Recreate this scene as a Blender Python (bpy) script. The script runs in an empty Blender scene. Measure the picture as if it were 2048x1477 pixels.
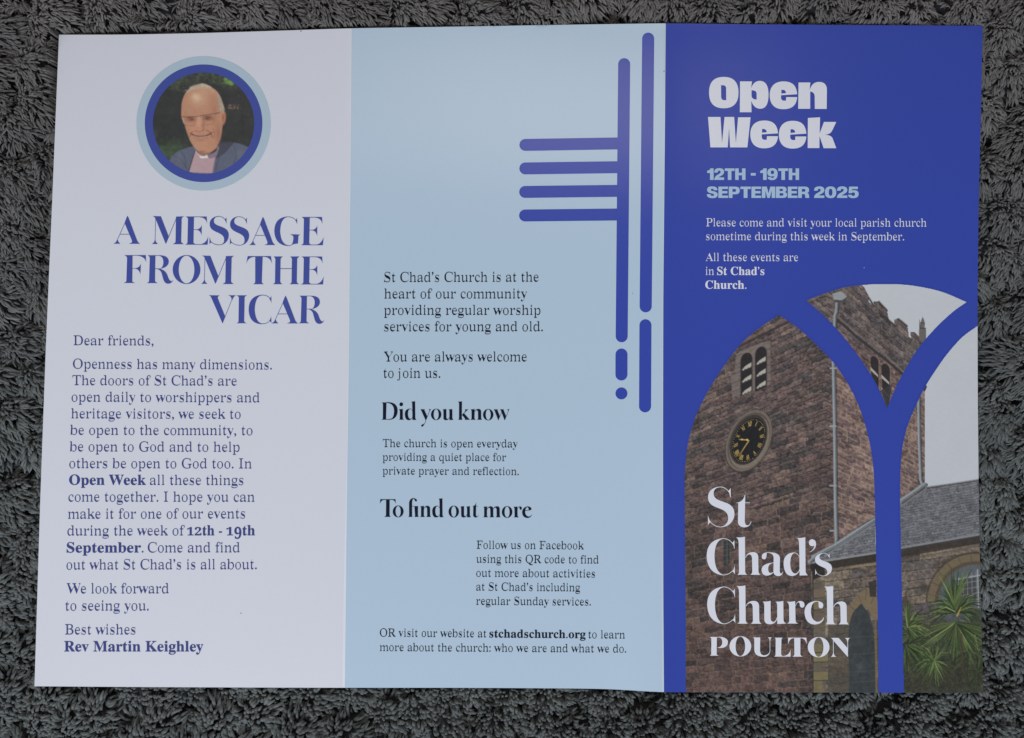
import bpy, math, random
import numpy as np
from mathutils import Matrix, Euler, Vector
from mathutils.geometry import delaunay_2d_cdt

random.seed(7)
RNG = np.random.default_rng(11)
SC = bpy.context.scene
COL = SC.collection

# ------------------------------------------------------------------ camera
CAM_LOC = np.array([0.00292861, -0.01074458, 0.27969923])
CAM_ROT = (0.02226958, 0.00845523, 0.00603)
FPX = 1773.0                                   # focal length in photograph pixels (2048 wide)
cam = bpy.data.cameras.new('camera')
cam.sensor_width = 36.0
cam.lens = FPX / 2048.0 * 36.0
cam.clip_start = 0.01
cam.clip_end = 20.0
camo = bpy.data.objects.new('camera', cam)
camo.location = CAM_LOC.tolist()
camo.rotation_euler = CAM_ROT
COL.objects.link(camo)
SC.camera = camo

# ------------------------------------------------------------------ light
world = bpy.data.worlds.new('World')
SC.world = world
world.use_nodes = True
bg = world.node_tree.nodes['Background']
bg.inputs[0].default_value = (0.86, 0.88, 1.0, 1)
bg.inputs[1].default_value = 0.25


def area(name, loc, target, size, power, color):
    l = bpy.data.lights.new(name, 'AREA')
    l.shape = 'RECTANGLE'
    l.size, l.size_y = size
    l.energy = power
    l.color = color
    o = bpy.data.objects.new(name, l)
    o.location = loc
    d = Vector(target) - Vector(loc)
    o.rotation_euler = d.to_track_quat('-Z', 'Y').to_euler()
    COL.objects.link(o)
    return o


area('window_light', (-0.38, -1.35, 1.25), (0, -0.05, 0), (1.1, 0.8), 28.3, (0.78, 0.85, 1.0))
area('room_light', (0.08, 0.64, 1.25), (0.02, 0.04, 0), (0.58, 0.40), 1.9, (1.0, 0.87, 0.78))
SC.view_settings.view_transform = 'Standard'
SC.view_settings.look = 'None'
SC.view_settings.exposure = 0.0
SC.view_settings.gamma = 1.0

# ------------------------------------------------------------------ helpers
ROTM = np.array(Euler(CAM_ROT).to_matrix())


def relief(px, py):
    """height of the leaflet's paper over its resting plane (metres); the folds stand up a little,
    the top left corner sinks into the pile"""
    u = (px - 69) / 1898.0
    v = (py - 50) / 1330.0
    h = 0.0017 * np.exp(-np.abs(px - 1329) / 95.0)
    h = h + 0.0007 * np.exp(-np.abs(px - 697) / 110.0)
    h = h + 0.0005 * np.sin(u * 9.0 + 1.0) * np.sin(v * 3.6 + 0.4)
    h = h - 0.0040 * np.clip(1 - u / 0.36, 0, 1) ** 1.6 * np.clip(1 - v / 0.75, 0, 1) ** 1.3
    h = h - 0.0034 * np.clip(1 - v / 0.30, 0, 1) ** 2  # top edge curved down, shaped to darken the upper sheet
    h = h - 0.0010 * np.clip((u - 0.80) / 0.2, 0, 1) ** 1.8 * np.clip(1 - v / 0.9, 0, 1)
    h = h + 0.0008 * np.exp(-((px - 1290) / 60.0) ** 2) * np.clip((v - 0.75) / 0.25, 0, 1)
    return h


def onsheet(px, py, lift=0.0):
    """point of the sheet under photograph pixel (px, py)"""
    px = np.asarray(px, float)
    py = np.asarray(py, float)
    d = np.stack([(px - 1024) / FPX, -(py - 738.5) / FPX, -np.ones_like(px)], -1) @ ROTM.T
    z = relief(px, py)
    t = (z - CAM_LOC[2]) / d[..., 2]
    p = CAM_LOC + d * t[..., None]
    p[..., 2] += lift
    return p


def lin(c):
    c = np.asarray(c, float) / 255.0
    return np.where(c <= 0.04045, c / 12.92, ((c + 0.055) / 1.055) ** 2.4)


PAPER_SEEN = lin((204, 210, 223))
PAPER_ALB = np.array([0.80, 0.80, 0.80])


def alb(c):
    """printed colour (albedo) of something that reads as sRGB c in the daylight on the sheet"""
    return np.clip(lin(c) / PAPER_SEEN * PAPER_ALB, 0.004, 0.9)


def mat_print(name, color, rough=0.26, spec=0.62, grain=0.012, attr=False):
    m = bpy.data.materials.new(name)
    m.use_nodes = True
    nt = m.node_tree
    b = nt.nodes['Principled BSDF']
    b.inputs['Roughness'].default_value = rough
    b.inputs['Specular IOR Level'].default_value = spec
    tc = nt.nodes.new('ShaderNodeTexCoord')
    n = nt.nodes.new('ShaderNodeTexNoise')
    n.inputs['Scale'].default_value = 900.0
    n.inputs['Detail'].default_value = 3.0
    nt.links.new(tc.outputs['Object'], n.inputs['Vector'])
    mr = nt.nodes.new('ShaderNodeMapRange')
    mr.inputs['To Min'].default_value = 1 - grain
    mr.inputs['To Max'].default_value = 1 + grain
    nt.links.new(n.outputs['Fac'], mr.inputs['Value'])
    mx = nt.nodes.new('ShaderNodeVectorMath')
    mx.operation = 'SCALE'
    if attr:
        at = nt.nodes.new('ShaderNodeAttribute')
        at.attribute_name = 'ink'
        nt.links.new(at.outputs['Color'], mx.inputs[0])
    else:
        mx.inputs[0].default_value = tuple(color)
    nt.links.new(mr.outputs['Result'], mx.inputs['Scale'])
    nt.links.new(mx.outputs['Vector'], b.inputs['Base Color'])
    # faint paper tooth
    n2 = nt.nodes.new('ShaderNodeTexNoise')
    n2.inputs['Scale'].default_value = 260.0
    n2.inputs['Detail'].default_value = 4.0
    nt.links.new(tc.outputs['Object'], n2.inputs['Vector'])
    bp = nt.nodes.new('ShaderNodeBump')
    bp.inputs['Strength'].default_value = 0.04
    bp.inputs['Distance'].default_value = 0.0004
    nt.links.new(n2.outputs['Fac'], bp.inputs['Height'])
    nt.links.new(bp.outputs['Normal'], b.inputs['Normal'])
    return m


M_WHITE = mat_print('white_paper', PAPER_ALB)
M_PALE = mat_print('pale_blue_print', alb((171, 195, 217)))
M_BLUE = mat_print('royal_blue_print', alb((44, 66, 165)), rough=0.27)
M_BLUET = mat_print('blue_ink', alb((60, 75, 154)), rough=0.27)
M_TEXTB = mat_print('slate_blue_ink', alb((54, 65, 128)), rough=0.5, spec=0.2)
M_NAVY = mat_print('dark_navy_ink', alb((10, 16, 38)), rough=0.5, spec=0.15)
M_WTEXT = mat_print('reversed_white_print', np.array([0.87, 0.87, 0.87]))
M_PALET = mat_print('reversed_pale_blue_print', alb((160, 190, 218)))
M_RING = mat_print('pale_ring_print', alb((166, 188, 205)))
M_PHOTO = mat_print('photo_print', (1, 1, 1), attr=True, grain=0.02)
M_SPECK = mat_print('dirt_speck', alb((120, 124, 134)))
M_CREASE_LIGHT = mat_print('crease_highlight_print', np.array([0.86, 0.875, 0.87]))
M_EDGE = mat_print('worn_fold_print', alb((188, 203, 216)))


def newmesh(name, verts, faces, mat, parent=None, smooth=False):
    me = bpy.data.meshes.new(name)
    me.from_pydata(np.asarray(verts).tolist(), [], [tuple(int(i) for i in f) for f in faces])
    me.materials.append(mat)
    if smooth:
        me.polygons.foreach_set('use_smooth', [True] * len(me.polygons))
    o = bpy.data.objects.new(name, me)
    COL.objects.link(o)
    if parent:
        o.parent = parent
    return o


class Ink:
    """collects flat printed polygons (photograph pixels) and lays them on the sheet"""

    def __init__(self, lift=8e-5):
        self.v = []
        self.f = []
        self.l = []
        self.lift = lift

    def fill(self, contours, layer=0, nonzero=False):
        cs = []
        for c in contours:
            q = []
            for x, y in c:
                if not q or abs(x - q[-1][0]) + abs(y - q[-1][1]) > 1e-5:
                    q.append((float(x), float(y)))
            while len(q) > 1 and abs(q[0][0] - q[-1][0]) + abs(q[0][1] - q[-1][1]) < 1e-5:
                q.pop()
            if len(q) > 2:
                cs.append(q)
        if not cs:
            return
        pts, edges = [], []
        for c in cs:
            b = len(pts)
            pts += c
            edges += [(b + k, b + (k + 1) % len(c)) for k in range(len(c))]
        P = np.array(pts)
        m0 = P.mean(0)
        sc = 1.0 / max(np.ptp(P[:, 0]), np.ptp(P[:, 1]), 1e-6)
        P = (P - m0) * sc
        ov, oe, of, *_ = delaunay_2d_cdt([Vector((float(x), float(y))) for x, y in P], edges, [], 0, 1e-6)
        V = np.array([(v.x, v.y) for v in ov])
        T = np.array([list(f) for f in of if len(f) == 3])
        cen = V[T].mean(1)
        A, B = P[[e[0] for e in edges]], P[[e[1] for e in edges]]
        up = (A[None, :, 1] <= cen[:, 1:2]) & (B[None, :, 1] > cen[:, 1:2])
        dn = (A[None, :, 1] > cen[:, 1:2]) & (B[None, :, 1] <= cen[:, 1:2])
        dy = np.where(np.abs(B[:, 1] - A[:, 1]) < 1e-12, 1e-12, B[:, 1] - A[:, 1])
        xi = A[None, :, 0] + (cen[:, 1:2] - A[None, :, 1]) / dy * (B[:, 0] - A[:, 0])
        rt = xi > cen[:, 0:1]
        w = (up & rt).sum(1) - (dn & rt).sum(1)
        T = T[w != 0] if nonzero else T[w % 2 != 0]
        base = len(self.v)
        V = V / sc + m0
        self.v += [tuple(q) for q in V]
        self.l += [layer] * len(V)
        for a, b, c in T:
            ar = (V[b][0] - V[a][0]) * (V[c][1] - V[a][1]) - (V[b][1] - V[a][1]) * (V[c][0] - V[a][0])
            if abs(ar) < 1e-9:
                continue
            self.f.append((base + a, base + c, base + b) if ar > 0 else (base + a, base + b, base + c))

    def strip(self, A, B, layer=0, closed=False):
        base = len(self.v)
        n = len(A)
        for a, b in zip(A, B):
            self.v += [tuple(a), tuple(b)]
            self.l += [layer] * 2
        for i in range(n if closed else n - 1):
            j = (i + 1) % n
            q = [base + 2 * i, base + 2 * i + 1, base + 2 * j + 1, base + 2 * j]
            P = [self.v[k] for k in q]
            ar = sum(P[k][0] * P[(k + 1) % 4][1] - P[(k + 1) % 4][0] * P[k][1] for k in range(4))
            self.f.append(tuple(q[::-1]) if ar > 0 else tuple(q))

    def build(self, name, mat, parent, label=None):
        v = np.array(self.v)
        p = onsheet(v[:, 0], v[:, 1], self.lift)
        p[:, 2] += np.array(self.l) * 3e-6
        o = newmesh(name, p, self.f, mat, parent)
        if label:
            o['label'] = label
        return o


# ---- small path language: M L Q C Z in any frame
def parse(path, seg=10):
    tk = path.replace(',', ' ').replace('Z', ' Z ').replace('M', ' M ').replace('L', ' L ').replace('Q', ' Q ').replace('C', ' C ').split()
    out = []
    cur = []
    i = 0
    cmd = None
    while i < len(tk):
        t = tk[i]
        if t in 'MLQCZ':
            cmd = t
            i += 1
            if t == 'Z':
                out.append(cur)
                cur = []
            continue
        g = lambda n: [float(q) for q in tk[i:i + n]]
        if cmd in 'ML':
            a = g(2)
            i += 2
            cur.append((a[0], a[1]))
            cmd = 'L'
        elif cmd == 'Q':
            a = g(4)
            i += 4
            p0 = cur[-1]
            for k in range(1, seg + 1):
                s = k / seg
                cur.append(tuple((1 - s) ** 2 * p0[d] + 2 * s * (1 - s) * a[d] + s * s * a[2 + d] for d in (0, 1)))
        elif cmd == 'C':
            a = g(6)
            i += 6
            p0 = cur[-1]
            for k in range(1, seg + 1):
                s = k / seg
                cur.append(tuple((1 - s) ** 3 * p0[d] + 3 * s * (1 - s) ** 2 * a[d] + 3 * s * s * (1 - s) * a[2 + d] + s ** 3 * a[4 + d] for d in (0, 1)))
    if cur:
        out.append(cur)
    return out


def thick(pts, w):
    P = np.array(pts, float)
    T = np.gradient(P, axis=0)
    T /= np.linalg.norm(T, axis=1)[:, None] + 1e-9
    N = np.c_[-T[:, 1], T[:, 0]] * w / 2
    return P + N, P - N


# glyph = list of items: 'path' filled | (w,'path') hairline stroke | ('o',cx,cy,rx,ry,irx,iry) ring
G = {}
G['A'] = ["M323 68 L345 100 L505 525 Q522 568 560 588 L350 588 Q400 575 407 560 Q415 545 407 520 L275 208 L277 180Z", (9, "M279 200 L128 535"), "M132 515 L146 522 Q155 565 195 587 L65 587 Q112 570 132 515Z", (8, "M190 411 L357 411")]
G['M'] = ["M780 74 L938 78 L1085 446 L1082 470 L1032 592 L835 120 Q820 85 780 74Z", (10, "M1036 580 L1229 125"), "M1228 84 L1385 80 Q1338 95 1336 130 L1326 545 Q1330 580 1380 596 L1165 596 Q1215 580 1220 545Z", (8, "M838 115 L826 550"), "M820 520 L832 520 Q838 570 885 592 L765 592 Q812 570 820 520Z"]
G['E'] = ["M1405 82 L1565 82 L1553 604 L1395 604 Q1440 590 1443 560 L1453 130 Q1450 95 1405 82Z", (9, "M1560 87 L1800 87"), "M1640 84 L1800 84 L1808 215 Q1790 105 1680 94Z", (7, "M1555 325 L1645 325"), "M1615 321 Q1680 315 1708 240 L1706 435 Q1690 340 1615 329Z", "M1555 560 Q1560 592 1600 596 L1690 596 Q1790 580 1828 455 L1817 604 L1555 604Z"]
G['F'] = ["M70 94 L215 94 L210 540 Q220 562 262 568 L62 568 Q105 555 110 530 L122 150 Q120 105 70 94Z", (8, "M210 98 L440 98"), "M290 94 L440 94 L448 215 Q425 115 300 103Z", (6, "M212 320 L290 320"), "M262 317 Q330 310 357 240 L348 425 Q335 335 262 323Z"]
G['R'] = ["M470 96 L605 96 L598 530 Q605 562 652 570 L455 570 Q495 560 498 530 L510 150 Q508 105 470 96Z", "M600 96 L690 97 Q835 105 833 210 Q825 300 690 325 Q745 290 742 200 Q735 110 660 103 L600 104Z", (7, "M600 326 L700 326"), "M640 323 Q780 335 815 450 Q840 535 880 540 Q895 535 910 510 Q890 580 820 580 Q760 575 740 500 L715 410 Q700 350 640 330Z"]
G['O'] = [('o', 1136, 338, 236, 245, 134, 236)]
G['V'] = ["M62 92 L245 95 Q205 105 210 140 L328 430 L288 552 L105 135 Q95 100 62 92Z", (8, "M292 535 L442 160"), "M378 92 L510 94 Q470 105 448 170 L436 170 Q440 105 378 92Z"]
G['I'] = ["M515 94 L695 94 Q650 105 650 135 L642 520 Q650 545 688 552 L512 552 Q550 545 550 515 L556 135 Q555 105 515 94Z"]
G['C'] = ["M940 84 Q718 95 716 325 Q722 560 938 565 L938 555 Q830 545 815 325 Q825 100 940 93Z", (8, "M935 88 Q1030 88 1078 155"), (8, "M935 560 Q1030 558 1065 500"), "M1088 100 L1088 222 Q1075 165 1052 150 Q1080 140 1088 100Z", "M1085 425 L1088 552 Q1078 520 1052 508 Q1078 480 1085 425Z"]
G['S'] = ["M450 75 C 350 80 286 140 286 220 C 286 310 350 345 430 380 C 520 420 555 450 555 520 C 555 580 520 610 460 611 L460 620 C 580 610 640 530 640 430 C 635 340 590 310 500 275 C 400 240 363 220 363 165 C 365 115 395 88 450 84Z", (8, "M440 80 Q540 80 582 155"), "M597 92 L598 222 Q585 165 562 140 Q585 130 597 92Z", (8, "M465 615 Q360 615 300 545"), "M284 462 Q295 530 322 572 Q305 560 284 605Z"]
G['G'] = ["M1360 80 Q1105 95 1105 355 Q1120 620 1370 630 L1370 620 Q1225 600 1213 350 Q1225 100 1360 90Z", (8, "M1355 86 Q1470 88 1520 175"), "M1528 98 L1530 235 Q1518 175 1492 150 Q1520 140 1528 98Z", (9, "M1368 625 Q1420 622 1460 585"), "M1395 412 L1585 418 Q1552 430 1552 460 L1545 585 Q1490 585 1455 600 L1420 615 Q1460 570 1460 460 Q1450 425 1395 412Z"]
G['T'] = ["M1272 466 L1333 466 L1326 670 Q1326 688 1345 692 L1252 692 Q1270 688 1272 670Z", "M1210 464 L1400 464 L1410 525 Q1395 472 1345 469 L1265 469 Q1215 472 1198 525Z"]
G['H'] = ["M1422 466 L1500 466 Q1482 475 1480 490 L1477 670 Q1480 688 1498 692 L1415 692 Q1432 688 1434 670 L1437 490 Q1437 475 1422 466Z", "M1559 466 L1637 466 Q1619 475 1617 490 L1614 670 Q1617 688 1635 692 L1552 692 Q1569 688 1571 670 L1574 490 Q1574 475 1559 466Z", (4, "M1475 565 L1575 565")]
# heavy display cut
G['bS'] = ["M600 128 C 380 135 235 260 235 440 C 237 600 330 670 440 720 L640 800 C 780 860 830 950 830 1060 C 830 1200 740 1300 600 1312 L600 1330 C 850 1320 1015 1150 1015 920 C 1010 760 920 670 800 620 L560 530 C 460 490 400 430 400 330 C 400 220 470 148 600 146Z", (18, "M590 137 Q760 140 862 300"), "M905 160 L905 445 L885 435 Q870 320 830 250 Q880 225 905 160Z", (18, "M610 1321 Q420 1310 285 1150"), "M232 960 Q250 1080 335 1195 L290 1190 Q265 1205 238 1275Z"]
G['bt'] = ["M1335 370 L1318 1140 Q1325 1270 1400 1268 Q1470 1265 1500 1150 L1515 1150 Q1480 1330 1300 1330 Q1130 1315 1118 1170 L1128 615 L1050 604 Q1280 590 1318 370Z", (16, "M1320 602 L1475 604")]
G['bC'] = ["M570 160 Q115 200 112 650 Q130 1120 560 1174 L560 1160 Q330 1080 325 640 Q335 210 570 176Z", (16, "M560 168 Q760 175 858 370"), "M868 205 L872 455 L860 440 Q850 340 808 285 Q850 265 868 205Z", (16, "M550 1167 Q720 1160 822 1045"), "M875 890 L885 1145 Q860 1100 810 1065 Q860 1010 875 890Z"]
G['bh'] = ["M915 135 Q1050 150 1155 120 L1162 1060 Q1170 1140 1235 1158 L940 1158 Q1000 1140 995 1060 L985 300 Q980 170 915 135Z", "M1165 690 Q1210 540 1385 540 Q1525 550 1520 700 L1525 1060 Q1535 1140 1590 1160 L1295 1160 Q1355 1140 1357 1060 L1350 700 Q1335 600 1270 600 Q1205 615 1175 700Z"]
G['ba'] = ["M1800 545 L1860 548 Q2110 560 2113 720 L2105 1050 Q2110 1130 2150 1125 Q2180 1115 2200 1050 Q2190 1195 2060 1195 Q1950 1185 1935 1080 L1940 700 Q1940 580 1800 560Z", "M1800 545 Q1620 550 1615 660 Q1610 730 1680 738 Q1750 740 1750 563 L1800 560Z", "M1940 825 Q1620 850 1610 1020 Q1620 1180 1760 1182 Q1870 1175 1940 1085 L1920 1085 Q1890 1110 1850 1108 Q1790 1100 1790 1000 Q1790 850 1940 840Z"]
G['bd'] = ["M735 155 Q880 160 960 130 L968 1060 Q985 1150 1040 1172 L805 1180 L800 640 L790 300 Q790 180 735 155Z", "M640 550 Q370 580 368 850 Q380 1190 600 1192 Q740 1185 808 1040 L800 1010 Q760 1120 680 1125 Q555 1100 548 850 Q555 600 660 567 Q750 570 798 690 L798 655 Q740 545 640 550Z"]
G["b'"] = ["M1150 190 Q1255 200 1255 330 Q1250 470 1080 548 L1078 538 Q1190 480 1210 365 Q1180 378 1150 378 Q1060 370 1060 285 Q1065 190 1150 190Z"]
G['bs'] = ["M1460 560 C 1320 575 1225 650 1225 740 C 1225 830 1290 880 1370 920 L1480 970 C 1540 1000 1565 1040 1565 1090 C 1555 1150 1510 1180 1450 1185 L1450 1197 C 1600 1190 1690 1090 1690 970 C 1680 880 1620 840 1540 810 L1450 775 C 1380 750 1345 720 1345 680 C 1350 620 1390 580 1460 572Z", (11, "M1450 566 Q1570 570 1612 665"), "M1622 572 L1625 705 Q1605 665 1570 630 Q1610 620 1622 572Z", (11, "M1460 1191 Q1340 1185 1265 1105"), "M1232 990 Q1255 1090 1292 1122 L1260 1120 L1235 1170Z"]
G['bu'] = ["M150 445 Q250 450 318 430 L318 800 Q330 860 380 862 Q420 855 450 760 L455 790 Q420 910 300 910 Q195 905 190 820 L188 520 Q185 460 150 445Z", "M410 448 Q510 450 578 432 L582 820 Q590 880 640 895 L455 905 L452 520 Q450 460 410 448Z"]
G['br'] = ["M640 445 Q740 455 820 435 L828 830 Q835 885 890 895 L645 895 Q700 885 700 830 L695 540 Q690 465 640 445Z", "M826 530 Q850 435 930 432 Q1012 440 1012 520 Q1000 570 965 570 Q915 565 915 505 Q915 475 890 460 Q845 470 832 545Z"]
G['bc'] = ["M1240 432 Q1015 460 1012 670 Q1030 905 1210 915 Q1390 910 1412 770 L1400 770 Q1370 855 1280 860 Q1145 840 1142 640 Q1150 470 1240 450Z", (13, "M1230 440 Q1290 435 1330 455"), "M1290 445 Q1395 450 1397 520 Q1390 585 1350 585 Q1300 580 1300 530 Q1305 470 1290 445Z"]
G['bP'] = ["M120 125 L322 125 L315 590 Q325 625 385 636 L125 636 Q165 620 170 590 L172 190 Q165 140 120 125Z", "M318 125 L400 122 Q625 140 625 270 Q610 415 450 425 L350 425 L345 412 Q465 400 470 270 Q465 140 370 138 L318 138Z"]
G['bO'] = [('o', 963, 380, 296, 278, 131, 266)]
G['bU'] = ["M1305 138 L1505 140 L1500 500 Q1510 625 1620 628 Q1755 610 1766 500 L1779 500 Q1760 670 1590 668 Q1350 655 1345 480 L1345 200 Q1340 150 1305 138Z", (13, "M1773 505 L1770 190"), "M1705 138 L1825 138 Q1785 155 1780 225 L1762 225 Q1760 155 1705 138Z"]
G['bL'] = ["M-85 145 L155 145 Q105 155 105 200 L95 580 Q105 640 150 648 L160 648 Q330 620 355 460 L352 662 L-100 662 Q-60 650 -55 600 L-52 200 Q-55 155 -85 145Z"]
G['bT'] = ["M455 150 L622 150 L620 590 Q630 645 690 664 L400 664 Q455 650 460 590Z", "M285 145 L785 145 L800 330 Q760 165 640 161 L440 161 Q320 165 290 330Z"]
G['bN'] = ["M1450 150 L1665 152 L1920 440 L1920 675 L1510 210 Q1490 165 1450 150Z", (15, "M1520 220 L1524 610"), "M1514 560 L1532 560 Q1540 640 1605 667 L1450 667 Q1505 640 1514 560Z", (15, "M1915 460 L1912 220"), "M1830 153 L1975 153 Q1925 180 1920 270 L1904 270 Q1900 180 1830 153Z"]
# dark subheading cut
G['cD'] = ["M120 155 L262 155 L250 657 L115 657 Q155 645 158 610 L160 210 Q158 165 120 155Z", "M258 150 L330 148 Q590 165 590 400 Q580 640 360 658 L248 657 L248 645 Q390 650 430 610 Q485 540 485 400 Q485 175 258 163Z"]
G['ci'] = ["M620 352 Q690 355 740 345 L740 600 Q745 650 775 657 L625 657 Q655 650 655 600 L655 420 Q655 365 620 352Z", ('o', 695, 208, 54, 54, 0, 0)]
G['cy'] = ["M1250 355 L1390 357 Q1370 365 1375 385 L1460 570 L1415 690 L1290 410 Q1275 365 1250 355Z", (12, "M1410 690 L1537 370"), "M1490 355 L1575 355 Q1545 365 1537 405 L1522 400 Q1530 365 1490 355Z", (11, "M1412 685 Q1390 770 1350 810"), "M1372 785 Q1335 865 1300 862 Q1270 850 1285 815 Q1310 790 1372 782Z"]
G['co'] = [('o', 1716, 505, 152, 166, 72, 156)]
G['ck'] = ["M450 130 Q520 135 570 120 L565 600 Q570 645 585 660 L455 660 Q480 650 482 600 L485 200 Q480 145 450 130Z", (14, "M572 528 L692 385"), "M640 360 L765 360 Q720 375 665 445 L648 430 Q690 370 640 360Z", "M580 530 L630 470 L760 620 Q785 650 810 660 L645 660 Q670 645 650 615Z"]
G['cn'] = ["M820 358 Q890 360 940 345 L935 610 Q940 650 980 660 L815 660 Q850 650 850 610 L850 420 Q850 370 820 358Z", "M936 430 Q960 348 1050 345 Q1128 350 1130 430 L1132 610 Q1135 650 1160 660 L1005 660 Q1040 650 1042 610 L1038 430 Q1030 385 1000 380 Q955 390 940 445Z"]
G['carch'] = [G['cn'][1]]
G['cw'] = ["M1490 358 L1620 360 Q1605 368 1610 385 L1675 550 L1632 680 L1530 410 Q1515 370 1490 358Z", (11, "M1636 665 L1725 455"), "M1675 358 L1800 360 Q1785 368 1790 385 L1855 550 L1818 680 L1715 410 Q1700 370 1675 358Z", (11, "M1822 665 L1932 385"), "M1880 355 L1960 358 Q1935 370 1932 415 L1918 408 Q1925 365 1880 355Z"]
G['cT'] = ["M220 120 L312 120 L310 520 Q315 555 340 566 L170 566 Q210 555 218 520Z", "M70 117 L460 117 L468 235 Q445 135 370 131 L165 131 Q90 145 65 235Z"]
G['cfi'] = ["M930 85 L935 94 Q885 110 885 230 L885 530 Q885 555 895 567 L785 567 Q810 555 810 520 L808 230 Q810 95 930 85Z", "M925 86 Q1012 110 1012 155 Q1000 178 975 172 Q955 150 930 95Z", (7, "M885 298 L960 298"), "M945 296 L1037 292 L1035 525 Q1040 555 1060 567 L945 567 Q962 555 962 525Z"]
G['ce'] = ["M1860 298 Q1720 330 1717 450 Q1730 593 1860 595 Q1940 590 1970 510 L1955 520 Q1920 565 1880 560 Q1800 540 1795 440 Q1800 330 1860 314Z", "M1850 298 Q1955 312 1960 370 Q1950 395 1890 402 L1795 412 L1795 400 L1885 393 Q1890 340 1850 313Z"]
# ultra black sans
G['kO'] = ["M321 72 C 470 72 545 150 545 310 C 545 470 470 548 321 548 C 172 548 98 470 98 310 C 98 150 172 72 321 72Z M280 198 L310 198 Q358 200 358 250 L358 425 L325 425 Q282 420 282 370Z"]
G['kp'] = ["M568 140 L750 140 L735 245 Q775 132 870 132 C 960 134 1000 210 1000 340 C 1000 480 960 555 875 555 Q780 555 738 435 L742 608 L565 608Z M742 275 Q820 275 820 330 L820 415 Q742 415 742 350Z"]
G['ke'] = ["M1018 350 C 1018 220 1090 140 1228 140 C 1370 140 1425 210 1435 335 L1190 350 L1190 390 Q1195 432 1235 432 L1265 432 L1268 378 L1435 378 C 1425 490 1370 562 1225 562 C 1085 562 1018 480 1018 350Z M1195 268 L1215 268 Q1262 270 1265 318 L1195 325Z"]
G['kn'] = ["M1455 157 L1635 157 L1622 275 Q1660 148 1765 148 Q1885 150 1885 270 L1882 558 L1702 558 L1700 360 Q1690 298 1632 295 L1632 556 L1450 556Z"]
G['kW'] = ["M80 70 L262 70 L285 450 L322 70 L462 70 L487 450 L520 75 L702 75 L655 515 L402 515 L388 230 L368 515 L115 515Z"]
G['kk'] = ["M1540 85 L1718 75 L1712 310 L1775 143 L1955 143 L1895 270 Q1870 325 1785 330 Q1880 335 1900 380 L1955 527 L1770 527 L1710 350 L1708 525 L1537 525Z"]


def glyph_items(g, minw=0.0):
    out = []
    for it in G[g]:
        if isinstance(it, str):
            out.append(('f', parse(it)))
        elif it[0] == 'o':
            _, cx, cy, rx, ry, irx, iry = it
            a = np.linspace(0, 2 * math.pi, 57)[:-1]
            out.append(('r', np.c_[cx + rx * np.cos(a), cy + ry * np.sin(a)], np.c_[cx + irx * np.cos(a), cy + iry * np.sin(a)]))
        else:
            A, B = thick(parse(it[1])[0], it[0])
            out.append(('s', A, B))
    return out


def glyph_bbox(items):
    P = []
    for it in items:
        if it[0] == 'f':
            for c in it[1]:
                P += list(c)
        else:
            P += [tuple(q) for q in it[1]] + [tuple(q) for q in it[2]]
    P = np.array(P)
    return P[:, 0].min(), P[:, 1].min(), P[:, 0].max(), P[:, 1].max()


def add_glyph(ink, g, fn, layer0=0):
    for k, it in enumerate(glyph_items(g)):
        if it[0] == 'f':
            ink.fill([[fn(*q) for q in c] for c in it[1]], layer0 + k)
        elif it[0] == 's':
            ink.strip([fn(*q) for q in it[1]], [fn(*q) for q in it[2]], layer0 + k)
        else:
            ink.strip([fn(*q) for q in it[1]], [fn(*q) for q in it[2]], layer0 + k, closed=True)


def frame(ox, oy, s):
    return lambda x, y: (ox + x / s, oy + y / s)


def boxed(g, x0, y0, x1, y1):
    a, b, c, d = glyph_bbox(glyph_items(g))
    return lambda x, y: (x0 + (x - a) / (c - a) * (x1 - x0), y0 + (y - b) / (d - b) * (y1 - y0))


# ---- running text from the built-in typeface's serif and sans bold alphabets
def fancy(s, kind):
    up, lo, dg = {'serif': (0x1D400, 0x1D41A, 0x1D7CE), 'sans': (0x1D5D4, 0x1D5EE, 0x1D7EC)}[kind]
    r = ''
    for ch in s:
        if 'A' <= ch <= 'Z':
            r += chr(up + ord(ch) - 65)
        elif 'a' <= ch <= 'z':
            r += chr(lo + ord(ch) - 97)
        elif '0' <= ch <= '9':
            r += chr(dg + ord(ch) - 48)
        else:
            r += ch
    return r


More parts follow.
